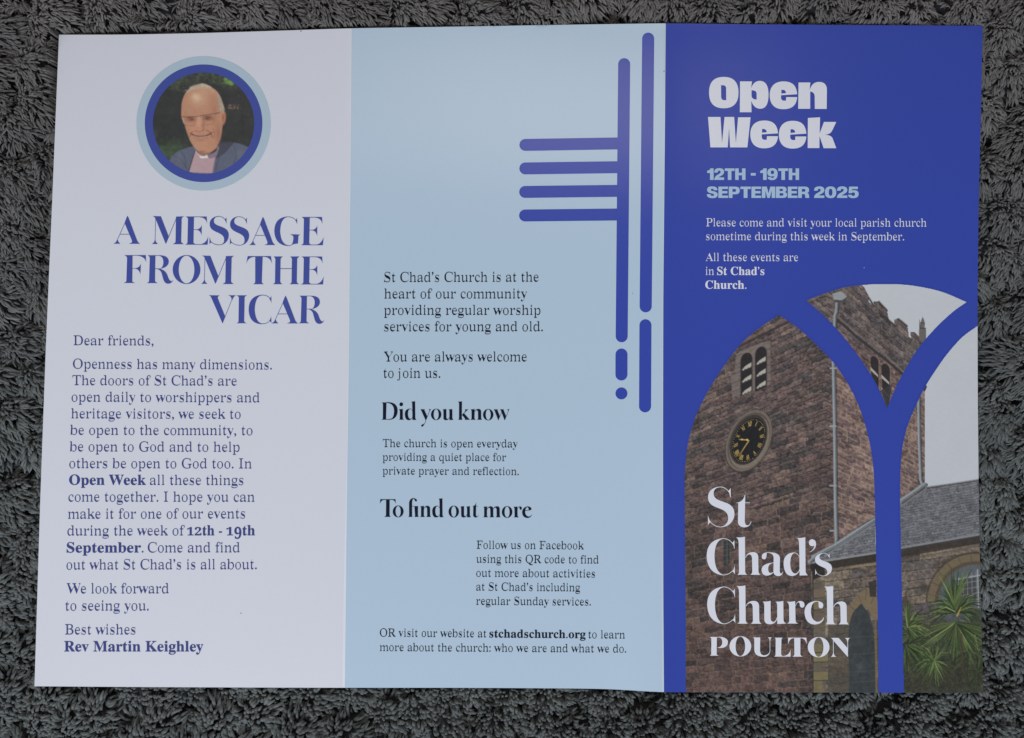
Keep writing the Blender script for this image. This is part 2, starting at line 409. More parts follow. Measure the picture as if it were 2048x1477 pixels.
def text_contours(jobs):
    """jobs: list of (string, kind); returns for each a list of (char, [contours]) in em units"""
    objs = []
    for s, kind in jobs:
        c = bpy.data.curves.new('tmp', 'FONT')
        c.body = fancy(s, kind)
        c.size = 1
        o = bpy.data.objects.new('tmp', c)
        COL.objects.link(o)
        objs.append(o)
    bpy.context.view_layer.update()
    dg = bpy.context.evaluated_depsgraph_get()
    res = []
    for (s, kind), o in zip(jobs, objs):
        cu = o.to_curve(dg)
        chars = {}
        for sp in cu.splines:
            bp = sp.bezier_points
            n = len(bp)
            pts = []
            for i in range(n):
                a, b = bp[i], bp[(i + 1) % n]
                p0, p1, p2, p3 = a.co, a.handle_right, b.handle_left, b.co
                straight = (p1 - p0).cross(p3 - p0).length < 1e-5 and (p2 - p0).cross(p3 - p0).length < 1e-5
                K = 1 if straight else 4
                for k in range(K):
                    t = k / K
                    q = (1 - t) ** 3 * p0 + 3 * t * (1 - t) ** 2 * p1 + 3 * t * t * (1 - t) * p2 + t ** 3 * p3
                    if not pts or math.hypot(q.x - pts[-1][0], q.y - pts[-1][1]) > 1e-4:
                        pts.append((q.x, q.y))
            chars.setdefault(sp.character_index, []).append(np.array(pts))
        o.to_curve_clear()
        res.append([(s[i], chars[i]) for i in sorted(chars)])
    for o in objs:
        c = o.data
        bpy.data.objects.remove(o)
        bpy.data.curves.remove(c)
    return res


def inset(contours, kx, ky):
    """thin (k>0) or fatten (k<0) a glyph; all its contours run with the ink on one side"""
    areas = [0.5 * np.sum(c[:, 0] * np.roll(c[:, 1], -1) - np.roll(c[:, 0], -1) * c[:, 1]) for c in contours]
    big = areas[int(np.argmax(np.abs(areas)))]
    sg = 1 if big > 0 else -1
    out = []
    EA = np.concatenate(contours)
    EB = np.concatenate([np.roll(c, -1, 0) for c in contours])
    for c in contours:
        e = np.roll(c, -1, 0) - c
        e /= np.linalg.norm(e, axis=1)[:, None] + 1e-12
        n = np.c_[e[:, 1], -e[:, 0]] * sg
        m = n + np.roll(n, 1, 0)
        l = np.linalg.norm(m, axis=1)[:, None]
        m = m / np.maximum(l, 1e-6)
        cosf = np.clip(l / 2, 0.5, 1)
        m = m / cosf
        m = np.clip(m, -1.15, 1.15)
        sh = m * np.array([kx, ky])
        if kx > 0:            # never eat more than a third of a stroke measured along the line
            y = c[:, 1] + 1.3e-5
            x = c[:, 0]
            hit = (EA[None, :, 1] > y[:, None]) != (EB[None, :, 1] > y[:, None])
            dy = EB[:, 1] - EA[:, 1]
            dy = np.where(np.abs(dy) < 1e-9, 1e-9, dy)
            xi = EA[None, :, 0] + (y[:, None] - EA[None, :, 1]) / dy[None] * (EB[:, 0] - EA[:, 0])[None]
            gap = -np.sign(sh[:, :1]) * (xi - x[:, None])
            gap = np.where(hit & (gap > 2e-3), gap, 9.0)
            lim = gap.min(1) * 0.27
            sh[:, 0] = np.sign(sh[:, 0]) * np.minimum(np.abs(sh[:, 0]), lim)
        out.append(c - sh)
    return out


TEXT = []      # (parent key, name, material, [segments]); a segment: (text, kind, weight, x0, y0, x1, y1, cap)


def line(panel, mat, segs, name='text_line'):
    TEXT.append((panel, name, mat, segs))


R_, B_, X_ = (0.037, -0.004), (-0.004, -0.006), (-0.030, -0.020)
S = 'serif'
c1 = 19.9
W1, N2, W3 = 'w', 'n', 'b'
line(0, M_TEXTB, [("Dear friends,", S, R_, 147, 690.9, 307, 691.4, 19.3)])
line(0, M_TEXTB, [("Openness has many dimensions.", S, R_, 146, 737.8, 543.8, 739.6, 19.5)])
line(0, M_TEXTB, [("The doors of St Chad’s are", S, R_, 144.4, 770.8, 473.9, 771.8, 19.6)])
line(0, M_TEXTB, [("open daily to worshippers and", S, R_, 143.3, 803.8, 519.3, 805.3, 19.6)])
line(0, M_TEXTB, [("heritage visitors, we seek to", S, R_, 142.3, 837.2, 481.3, 838.2, 19.7)])
line(0, M_TEXTB, [("be open to the community, to", S, R_, 140.4, 870.1, 505, 870.9, 19.7)])
line(0, M_TEXTB, [("be open to God and to help", S, R_, 139.4, 903.3, 479.2, 904.1, 19.8)])
line(0, M_TEXTB, [("others be open to God too. In", S, R_, 138.8, 936.8, 503.7, 937.4, 19.8)])
line(0, M_TEXTB, [("Open Week", S, B_, 138.3, 970, 292, 970.3, 19.9), ("all these things", S, R_, 300, 970.3, 487, 970.6, 19.9)])
line(0, M_TEXTB, [("come together. I hope you can", S, R_, 137, 1003.7, 509.5, 1004, 19.9)])
line(0, M_TEXTB, [("make it for one of our events", S, R_, 135.8, 1038, 490.5, 1037.4, 20)])
line(0, M_TEXTB, [("during the week of", S, R_, 135, 1071.6, 369.5, 1071.3, 20), ("12th", S, B_, 374.1, 1071.3, 428.8, 1071.2, 20), ("-", S, R_, 437.7, 1071.2, 444, 1071.2, 20), ("19th", S, B_, 452.6, 1071.2, 510, 1071.1, 20)])
line(0, M_TEXTB, [("September", S, B_, 133.4, 1105.6, 282, 1105.5, 20.1), (".", S, R_, 283.6, 1105.5, 287, 1105.5, 20.1), ("Come and find", S, R_, 295.6, 1105.4, 479.7, 1105.2, 20.1)])
line(0, M_TEXTB, [("out what St Chad’s is all about.", S, R_, 133.1, 1139.7, 513.6, 1138.9, 20.2)])
line(0, M_TEXTB, [("We look forward", S, R_, 133.1, 1187.4, 337.6, 1187.2, 20.2)])
line(0, M_TEXTB, [("to seeing you.", S, R_, 131.2, 1221.7, 297.5, 1221.5, 20.2)])
line(0, M_TEXTB, [("Best wishes", S, R_, 129.9, 1269.4, 271.2, 1269.3, 20.3)])
line(0, M_TEXTB, [("Rev Martin Keighley", S, B_, 128.5, 1303.3, 406.6, 1303.3, 20.4)])

line(1, M_NAVY, [("St Chad’s Church is at the", S, R_, 767.8, 564.6, 1077.5, 563.9, 19.6)])
line(1, M_NAVY, [("heart of our community", S, R_, 768.4, 597.6, 1054.1, 597.4, 19.6)])
line(1, M_NAVY, [("providing regular worship", S, R_, 767.8, 630.3, 1080.8, 630.2, 19.6)])
line(1, M_NAVY, [("services for young and old.", S, R_, 767.8, 663.2, 1085.7, 663, 19.6)])
line(1, M_NAVY, [("You are always welcome", S, R_, 767, 723.6, 1053.8, 723.4, 19.6)])
line(1, M_NAVY, [("to join us.", S, R_, 767.2, 756.2, 880.6, 756.2, 19.6)])
line(1, M_NAVY, [("The church is open everyday", S, R_, 765.1, 894.7, 1035.3, 895.5, 15.6)])
line(1, M_NAVY, [("providing a quiet place for", S, R_, 765.1, 922.1, 1012, 922.7, 15.6)])
line(1, M_NAVY, [("private prayer and reflection.", S, R_, 765.1, 949.5, 1037.5, 950.8, 15.6)])
line(1, M_NAVY, [("Follow us on Facebook", S, R_, 953.2, 1098, 1167.9, 1099.3, 16)])
line(1, M_NAVY, [("using this QR code to find", S, R_, 952.5, 1126, 1197.2, 1127.6, 16)])
line(1, M_NAVY, [("out more about activities", S, R_, 952.5, 1154, 1190.2, 1155.6, 16)])
line(1, M_NAVY, [("at St Chad’s including", S, R_, 952.5, 1181.5, 1160, 1183.3, 16)])
line(1, M_NAVY, [("regular Sunday services.", S, R_, 952.2, 1210, 1181.6, 1211.6, 16)])
line(1, M_NAVY, [("OR visit our website at", S, R_, 759.7, 1273.6, 973.2, 1275.3, 16), ("stchadschurch.org", S, B_, 978.6, 1275.4, 1171.1, 1277, 16), ("to learn", S, R_, 1176.8, 1277, 1250, 1277.6, 16)])
line(1, M_NAVY, [("more about the church: who we are and what we do.", S, R_, 759.4, 1302.4, 1252.2, 1305.7, 16)])

line(2, M_WTEXT, [("Please come and visit your local parish church", S, R_, 1412.2, 453.2, 1852.8, 453.8, 16.2)])
line(2, M_WTEXT, [("sometime during this week in September.", S, R_, 1411.5, 480.7, 1808, 481.4, 16.2)])
line(2, M_WTEXT, [("All these events are", S, R_, 1411.2, 522.5, 1596.3, 522.8, 16.2)])
line(2, M_WTEXT, [("in", S, R_, 1411, 550.4, 1428.1, 550.4, 16.2), ("St Chad’s", S, B_, 1434.1, 550.4, 1528.6, 550.6, 16.2)])
line(2, M_WTEXT, [("Church.", S, B_, 1410.5, 577.9, 1492.8, 578.1, 16.2)])

# ------------------------------------------------------------------ leaflet
leaflet = bpy.data.objects.new('leaflet', None)
leaflet['label'] = 'unfolded three-panel church open week leaflet lying on the grey fleecy carpet'
leaflet['category'] = 'leaflet'
leaflet.empty_display_size = 0.02
COL.objects.link(leaflet)


def interp(v, knots):
    k = np.array(knots, float)
    return np.interp(v, k[:, 0], k[:, 1])


# the four near-vertical lines of the sheet (y, x) and its top and bottom edges (x, y) as photographed
EDGE_X = [
    [(40, 119.5), (70, 118), (400, 104.5), (700, 91.5), (1000, 80.5), (1373, 69)],
    [(40, 703.5), (57, 703.3), (400, 700.5), (700, 698), (1000, 694), (1376, 690)],
    [(40, 1331.6), (300, 1329.5), (600, 1326.6), (900, 1326), (1200, 1326.7), (1386, 1328)],
    [(40, 1965.4), (200, 1962.5), (400, 1957.5), (600, 1955), (800, 1955.6), (1000, 1957.6), (1200, 1961.5), (1387, 1967)]]
TOP = [(100, 70), (250, 69.8), (380, 67.3), (500, 63.8), (703, 57), (900, 54), (1100, 50.5), (1331, 47), (1500, 49), (1700, 50.5), (1970, 52)]
BOT = [(60, 1373), (300, 1374.6), (500, 1375.5), (690, 1376), (900, 1376), (1100, 1377), (1200, 1378), (1250, 1380), (1290, 1383.5), (1328, 1385), (1600, 1385.6), (1970, 1386.3)]


def smooth_knots(kn):
    """resample the measured knots with a little smoothing so that no edge kinks"""
    k = np.array(kn, float)
    x = np.linspace(k[0, 0], k[-1, 0], 400)
    y = np.interp(x, k[:, 0], k[:, 1])
    w = np.hanning(31)
    w /= w.sum()
    yp = np.r_[2 * y[0] - y[15:0:-1], y, 2 * y[-1] - y[-2:-17:-1]]
    return np.c_[x, np.convolve(yp, w, 'valid')]


EDGE_X = [smooth_knots(e) for e in EDGE_X]
BOT_S = smooth_knots(BOT)
TOP_S = smooth_knots(TOP)


def panel_grid(i, nu, nv):
    u = np.linspace(0, 1, nu)
    v = np.linspace(0, 1, nv)
    U, V = np.meshgrid(u, v)
    PY = 60 + 1320 * V
    for _ in range(4):
        XL = interp(PY, EDGE_X[i])
        XR = interp(PY, EDGE_X[i + 1])
        PX = XL + (XR - XL) * U
        YT = interp(PX, TOP_S)
        YB = interp(PX, BOT_S)
        PY = YT + (YB - YT) * V
    return PX, PY


PANEL_INFO = [('white left-hand panel with portrait and vicar\'s letter', M_WHITE), ('pale blue middle panel with cross emblem', M_PALE), ('royal blue front cover panel with church picture', M_BLUE)]
panels = []
TH = 0.00016
for i, (lab, mat) in enumerate(PANEL_INFO):
    nu, nv = 73, 147
    PX, PY = panel_grid(i, nu, nv)
    top = onsheet(PX, PY).reshape(-1, 3)
    bot = top.copy()
    bot[:, 2] -= TH
    n = nu * nv
    F = []
    rim = []
    idx = np.arange(n).reshape(nv, nu)
    a, b, c, d = idx[:-1, :-1].ravel(), idx[1:, :-1].ravel(), idx[1:, 1:].ravel(), idx[:-1, 1:].ravel()
    F += list(zip(a, b, c, d))
    F += list(zip(a + n, d + n, c + n, b + n))
    ring = list(idx[0, :]) + list(idx[1:, -1]) + list(idx[-1, -2::-1]) + list(idx[-2:0:-1, 0])
    for k in range(len(ring)):
        p, q = ring[k], ring[(k + 1) % len(ring)]
        pc, qc = p % nu, q % nu
        if (i > 0 and pc == 0 and qc == 0) or (i < 2 and pc == nu - 1 and qc == nu - 1):
            continue
        b0 = 2 * n + len(rim)
        rim += [top[p], top[q], bot[q], bot[p]]
        F.append((b0, b0 + 1, b0 + 2, b0 + 3))
    o = newmesh('panel', np.r_[top, bot, np.array(rim)], F, mat, leaflet)
    sm = [True] * (2 * len(a)) + [False] * (len(F) - 2 * len(a))
    o.data.polygons.foreach_set('use_smooth', sm)
    o.data.materials.append(M_WHITE)
    mi = [0] * len(a) + [1] * (len(F) - len(a))
    o.data.polygons.foreach_set('material_index', mi)
    o['label'] = lab
    panels.append(o)

# worn pale line along the second fold
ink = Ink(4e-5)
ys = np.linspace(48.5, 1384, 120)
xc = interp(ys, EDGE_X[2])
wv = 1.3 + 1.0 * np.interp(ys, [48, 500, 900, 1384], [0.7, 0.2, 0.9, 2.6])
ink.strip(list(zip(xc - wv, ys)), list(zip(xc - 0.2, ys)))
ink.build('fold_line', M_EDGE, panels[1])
ink = Ink(4e-5)  # highlight on the first fold's crease, painted as a paler strip
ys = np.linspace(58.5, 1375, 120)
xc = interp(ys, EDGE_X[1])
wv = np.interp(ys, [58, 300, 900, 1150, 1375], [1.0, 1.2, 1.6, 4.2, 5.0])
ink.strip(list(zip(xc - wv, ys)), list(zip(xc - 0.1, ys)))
ink.build('fold_line', M_CREASE_LIGHT, panels[0])

# ---- display lettering
HEAD = [
    [('A', 227, 432.3, 280.2, 488.2), ('M', 303.8, 433, 368.5, 489), ('E', 369.9, 433.8, 416.4, 490), ('S', 419.2, 433, 457.6, 491), ('S', 460, 433.5, 498.3, 491.8), ('A', 498.2, 434.5, 550.9, 490.7), ('G', 548.7, 433.6, 600.3, 492.7), ('E', 601.9, 434.8, 647, 491)],
    [('F', 247.3, 511, 292.5, 566.6), ('R', 293.3, 511.3, 346.6, 568), ('O', 345.5, 510.9, 400.8, 568.6), ('M', 402.3, 512, 468.5, 568.7), ('T', 492.5, 513, 544.2, 569), ('H', 545.5, 513.8, 599.2, 569), ('E', 601.6, 513.8, 647.3, 569.5)],
    [('V', 417.6, 591.2, 472.3, 647.6), ('I', 472.5, 591.5, 494.8, 647.1), ('C', 497.4, 590.3, 542.8, 649), ('A', 543, 592, 596.2, 647.5), ('R', 596.8, 592.2, 648.6, 648.3)]]
for ln in HEAD:
    ink = Ink()
    for k, (g, *bx) in enumerate(ln):
        add_glyph(ink, g, boxed(g, *bx), (k % 2) * 6)
    ink.build('headline', M_BLUET, panels[0])


def word(name, mat, panel, items, label=None):
    ink = Ink(9e-5)
    for k, it in enumerate(items):
        g, fn = it
        add_glyph(ink, g, fn, (k % 2) * 6)
    ink.build(name, mat, panels[panel], label)


Z5, Z6, Z7 = frame(1400, 965, 14.767), frame(1405, 1065, 13.653), frame(1540, 1065, 13.653)
Z8, Z9, Z10 = frame(1510, 1160, 10.24), frame(1410, 1265, 13.653), frame(1555, 1265, 13.653)
Z11, Z12, Z13, Z14 = frame(755, 795, 14.629), frame(885, 795, 14.629), frame(755, 990, 12.8), frame(910, 990, 12.8)
Z15, Z16 = frame(1405, 145, 7.585), frame(1405, 225, 7.314)


def bz(g, Z, a, b, c, d):
    p, q = Z(a, b), Z(c, d)
    return (g, boxed(g, p[0], p[1], q[0], q[1]))


word('title_word', M_WTEXT, 2, [('bS', Z5), ('bt', Z5)])
word('title_word', M_WTEXT, 2, [('bC', Z6), ('bh', Z6), ('ba', Z6), ('bd', Z7), ("b'", Z7), ('bs', Z7)])
word('title_word', M_WTEXT, 2, [('bC', boxed('bC', 1414.2, 1173.5, 1470.6, 1248.6)), ('bh', boxed('bh', 1472.6, 1171, 1523.2, 1247.8)), ('bu', Z8), ('br', Z8), ('bc', Z8), ('bh', boxed('bh', 1648.2, 1172, 1698.2, 1249))])
word('title_word', M_WTEXT, 2, [('bP', Z9), ('bO', Z9), ('bU', Z9), ('bL', Z10), ('bT', Z10), bz('bO', Z10, 824, 127, 1416, 680), ('bN', Z10)])
word('subheading', M_NAVY, 1, [('cD', Z11), ('ci', Z11), bz('bd', Z11, 800, 116, 1142, 672), ('cy', Z11), ('co', Z11), bz('bu', Z11, 1903, 345, 2229, 672), ('ck', Z12), ('cn', Z12), bz('co', Z12, 1185, 346, 1489, 678), ('cw', Z12)])
word('subheading', M_NAVY, 1, [('cT', Z13), bz('co', Z13, 390, 280, 668, 578), ('cfi', Z13), bz('cn', Z13, 1087, 286, 1370, 568), bz('bd', Z13, 1400, 90, 1697, 582),
                              bz('co', Z13, 1818, 284, 2086, 582), bz('bu', Z14, 135, 292, 415, 582), bz('bt', Z14, 440, 205, 606, 582), bz('cn', Z14, 718, 298, 1003, 576), bz('carch', Z14, 975, 298, 1170, 576),
                              bz('co', Z14, 1198, 294, 1468, 592), bz('br', Z14, 1490, 302, 1712, 578), ('ce', Z14)])
word('title_word', M_WTEXT, 2, [('kO', Z15), ('kp', Z15), ('ke', Z15), ('kn', Z15)])
word('title_word', M_WTEXT, 2, [('kW', Z16), bz('ke', Z16, 698, 122, 1103, 529), bz('ke', Z16, 1116, 126, 1518, 533), ('kk', Z16)])

# ---- wide grotesque capitals of the date
GRO = {'H': "M0 0 L27 0 L27 38 L53 38 L53 0 L80 0 L80 100 L53 100 L53 60 L27 60 L27 100 L0 100Z",
       'T': "M0 0 L76 0 L76 22 L52 22 L52 100 L24 100 L24 22 L0 22Z",
       'E': "M0 0 L70 0 L70 21 L27 21 L27 39 L66 39 L66 60 L27 60 L27 79 L71 79 L71 100 L0 100Z",
       'P': "M0 0 L48 0 Q80 0 80 34 Q80 68 48 68 L27 68 L27 100 L0 100Z M27 21 L44 21 Q53 21 53 33.5 Q53 46 44 46 L27 46Z",
       'M': "M0 0 L36 0 L49 58 L62 0 L98 0 L98 100 L72 100 L72 36 L58 100 L40 100 L26 36 L26 100 L0 100Z",
       'B': "M0 0 L50 0 Q78 0 78 26 Q78 44 64 48 Q82 52 82 73 Q82 100 50 100 L0 100Z M27 20 L44 20 Q52 20 52 29.5 Q52 39 44 39 L27 39Z M27 58 L46 58 Q55 58 55 69 Q55 80 46 80 L27 80Z",
       'R': "M0 0 L50 0 Q80 0 80 31 Q80 50 66 56 Q78 60 79 76 L81 100 L53 100 L51 78 Q50 66 40 66 L27 66 L27 100 L0 100Z M27 21 L44 21 Q53 21 53 33 Q53 45 44 45 L27 45Z",
       'S': "M78 32 L51 32 Q50 19 40 19 Q29 19 29 28 Q29 36 42 39 Q80 46 80 70 Q80 102 41 102 Q0 102 0 67 L27 67 Q29 82 41 82 Q53 82 53 73 Q53 64 38 61 Q2 54 2 30 Q2 -2 40 -2 Q77 -2 78 32Z",
       '1': "M0 20 Q22 18 24 0 L50 0 L50 100 L22 100 L22 40 L0 40Z",
       '2': "M0 36 Q0 -2 38 -2 Q76 -2 76 30 Q76 52 50 66 Q38 73 36 78 L76 78 L76 100 L0 100 Q0 70 28 54 Q49 42 49 32 Q49 19 38 19 Q27 19 27 36Z",
       '9': "M39 -2 Q80 -2 80 46 Q80 102 38 102 Q4 102 2 74 L28 74 Q30 83 38 83 Q52 83 53 63 Q46 70 33 70 Q0 68 0 35 Q2 -2 39 -2Z M39 18 Q27 18 27 34 Q27 50 39 50 Q52 50 52 34 Q52 18 39 18Z",
       '0': "M40 -2 Q82 -2 82 50 Q82 102 40 102 Q-1 102 -1 50 Q-1 -2 40 -2Z M40 19 Q27 19 27 50 Q27 81 40 81 Q54 81 54 50 Q54 19 40 19Z",
       '5': "M8 0 L72 0 L72 22 L31 22 L29 36 Q34 31 46 31 Q78 33 78 64 Q78 102 38 102 Q2 102 0 72 L27 72 Q28 82 38 82 Q51 82 51 66 Q51 51 39 51 Q30 51 28 58 L4 58Z",
       '-': "M6 40 L44 40 L44 62 L6 62Z"}
for segs in ([("12TH - 19TH", 1414.2, 337.4, 1598, 360.5)], [("SEPTEMBER 2025", 1413.5, 373.8, 1717.1, 396.5)]):
    ink = Ink(9e-5)
    for s_, x0, y0, x1, y1 in segs:
        cur, out = 0.0, []
        for ch in s_:
            if ch == ' ':
                cur += 30
                continue
            cs = parse(GRO[ch], 6)
            out.append([[(x + cur, y) for x, y in c] for c in cs])
            cur = max(x for c in out[-1] for x, y in c) + 5
        w = cur - 5
        for cs in out:
            ink.fill([[(x0 + x / w * (x1 - x0), y0 + y / 100 * (y1 - y0)) for x, y in c] for c in cs])
    ink.build('date_line', M_PALET, panels[2])

# ---- running text
jobs = []
for pn, nm, m, segs in TEXT:
    for sg in segs:
        jobs.append((sg[0], sg[1]))
jobs.append(('H', 'serif'))
jobs.append(('H', 'sans'))
res = text_contours(jobs)
CAPH = {'serif': max(c[:, 1].max() for c in res[-2][0][1]), 'sans': max(c[:, 1].max() for c in res[-1][0][1])}
ri = 0
for pn, nm, m, segs in TEXT:
    ink = Ink(9e-5)
    for (s, kind, (kx, ky), x0, y0, x1, y1, cap) in segs:
        glyphs = res[ri]
        ri += 1
        gl = []
        for ch, cs in glyphs:
            if ch in '.,:-’' and kind == 'serif':
                cs = inset(cs, -0.012, -0.012) if kx == 0 else cs
                if ch != '-':
                    mx = np.mean([c[:, 0].mean() for c in cs])
            elif ch == 'j':
                x0_ = min(c[:, 0].min() for c in cs)
                cc = CAPH['serif']
                cs = [np.array(c_) * [cc, cc] + [x0_ + 0.14 * cc, 0] for c_ in parse("M0 .62 Q.12 .63 .20 .68 L.20 -.05 Q.20 -.27 -.02 -.27 Q-.12 -.27 -.12 -.20 Q-.09 -.14 -.03 -.17 Q.02 -.22 .05 -.22 Q.105 -.20 .105 -.05 L.105 .55 Q.10 .59 0 .59Z M.08 .90 Q.08 .83 .15 .83 Q.22 .83 .22 .90 Q.22 .97 .15 .97 Q.08 .97 .08 .90Z", 5)]
            elif kind == 'serif':
                cs = inset(cs, kx, ky)
                if kx > 0 and ch not in 'ilI':
                    xs_ = np.concatenate([c[:, 0] for c in cs])
                    mid = (xs_.min() + xs_.max()) / 2
                    cs = [np.c_[mid + (c[:, 0] - mid) * 1.09, c[:, 1]] for c in cs]
            if ch in '0123456789' and kind == 'serif':      # old-style figures
                cs = [c * np.array([1, 0.77 if ch != '9' else 1.10]) for c in cs]
                if ch == '9':
                    cs = [c - np.array([0, 0.34 * CAPH['serif']]) for c in cs]
            gl.append((ch, cs))
        allx = np.concatenate([c[:, 0] for _, cs in gl for c in cs])
        a, b = allx.min(), allx.max()
        k = cap / CAPH[kind]
        for gi, (ch, cs) in enumerate(gl):
            out = []
            for c in cs:
                t = (c[:, 0] - a) / (b - a)
                X = x0 + t * (x1 - x0)
                Y = y0 + (y1 - y0) * t - c[:, 1] * k
                out.append(np.c_[X, Y])
            ink.fill(out, (gi % 2), nonzero=(ch != 'j'))
            if kind == 'sans':           # the heavy cut: grow every outline
                for c, o0 in zip(inset(cs, kx, ky), out):
                    t = (c[:, 0] - a) / (b - a)
                    o1 = np.c_[x0 + t * (x1 - x0), y0 + (y1 - y0) * t - c[:, 1] * k]
                    ink.strip(o0, o1, 2 + (gi % 2), closed=True)
    ink.build(nm, m, panels[pn])


# ---- cross emblem of round-ended bars
def capsule(xa, ya, xb, yb, r, cap_b=True):
    a = math.atan2(yb - ya, xb - xa)
    A = []
    n = 12
    for k in range(n + 1):
        t = a + math.pi / 2 + math.pi * k / n
        A.append((xa + r * math.cos(t), ya + r * math.sin(t)))
    if cap_b:
        for k in range(n + 1):
            t = a - math.pi / 2 + math.pi * k / n
            A.append((xb + r * math.cos(t), yb + r * math.sin(t)))
    else:
        A.append((xb + r * math.cos(a - math.pi / 2), yb + r * math.sin(a - math.pi / 2)))
        A.append((xb + r * math.cos(a + math.pi / 2), yb + r * math.sin(a + math.pi / 2)))
    return A


def longbar(xa, ya, xb, yb, r, lift, caps=True):
    """rounded bar built of short lengths so that it follows the paper"""
    ink = Ink(lift)
    L = math.hypot(xb - xa, yb - ya)
    n = max(2, int(L / 15))
    d = ((xb - xa) / L, (yb - ya) / L)
    N = (-d[1], d[0])
    e = (r if caps else 0)
    ts = list(r * (1 - np.cos(np.linspace(0.02, math.pi / 2, 9)))) + list(np.linspace(r, L - e, n)[1:])
    if caps:
        ts += list(L - r + r * np.sin(np.linspace(0, math.pi / 2 - 0.02, 9)))[1:]
    A, B = [], []
    for t in ts:
        w = r
        if t < r:
            w = math.sqrt(max(r * r - (r - t) ** 2, 0))
        elif caps and t > L - r:
            w = math.sqrt(max(r * r - (t - L + r) ** 2, 0))
        A.append((xa + d[0] * t + N[0] * w, ya + d[1] * t + N[1] * w))
        B.append((xa + d[0] * t - N[0] * w, ya + d[1] * t - N[1] * w))
    ink.strip(A, B)
    return ink.build('emblem_bar', M_BLUE, panels[1])


longbar(1296.4, 66, 1291.2, 625.2, 12.1, 6e-5)
longbar(1290.9, 639.2, 1290, 825.2, 12.0, 6e-5)
longbar(1248.4, 117, 1243.2, 685, 12.0, 6e-5)
longbar(1243, 697.8, 1242.8, 761.5, 12.0, 6e-5)
for (xl, yl, xr, yr) in [(1038.8, 290.6, 1236.9, 287.4), (1038.7, 337.6, 1236.2, 335), (1038.4, 384.6, 1236, 382.3), (1038.2, 431.7, 1235.4, 429.6)]:
    longbar(xl, yl, xr + 1.5, yr, 11.9, 5e-5, caps=False)
ink = Ink(6e-5)
ink.fill([[(1242.8 + 11.9 * math.cos(t), 787.4 + 11.9 * math.sin(t)) for t in np.linspace(0, 2 * math.pi, 33)[:-1]]])
ink.build('emblem_dot', M_BLUE, panels[1])


# ------------------------------------------------------------------ printed pictures (flat print)
def vnoise(X, Y, s, seed, octv=3):
    out = np.zeros_like(X)
    amp, tot = 1.0, 0
    for o in range(octv):
        r = np.random.default_rng(seed * 31 + o)
        n = 257
        g = r.random((n, n))
        u = (X / s) % (n - 1)
        v = (Y / s) % (n - 1)
        i, j = u.astype(int), v.astype(int)
        fu, fv = u - i, v - j
        fu = fu * fu * (3 - 2 * fu)
        fv = fv * fv * (3 - 2 * fv)
        i1, j1 = i + 1, j + 1
        out += amp * ((g[j, i] * (1 - fu) + g[j, i1] * fu) * (1 - fv) + (g[j1, i] * (1 - fu) + g[j1, i1] * fu) * fv)
        tot += amp
        amp *= 0.55
        s *= 0.5
    return out / tot * 2 - 1


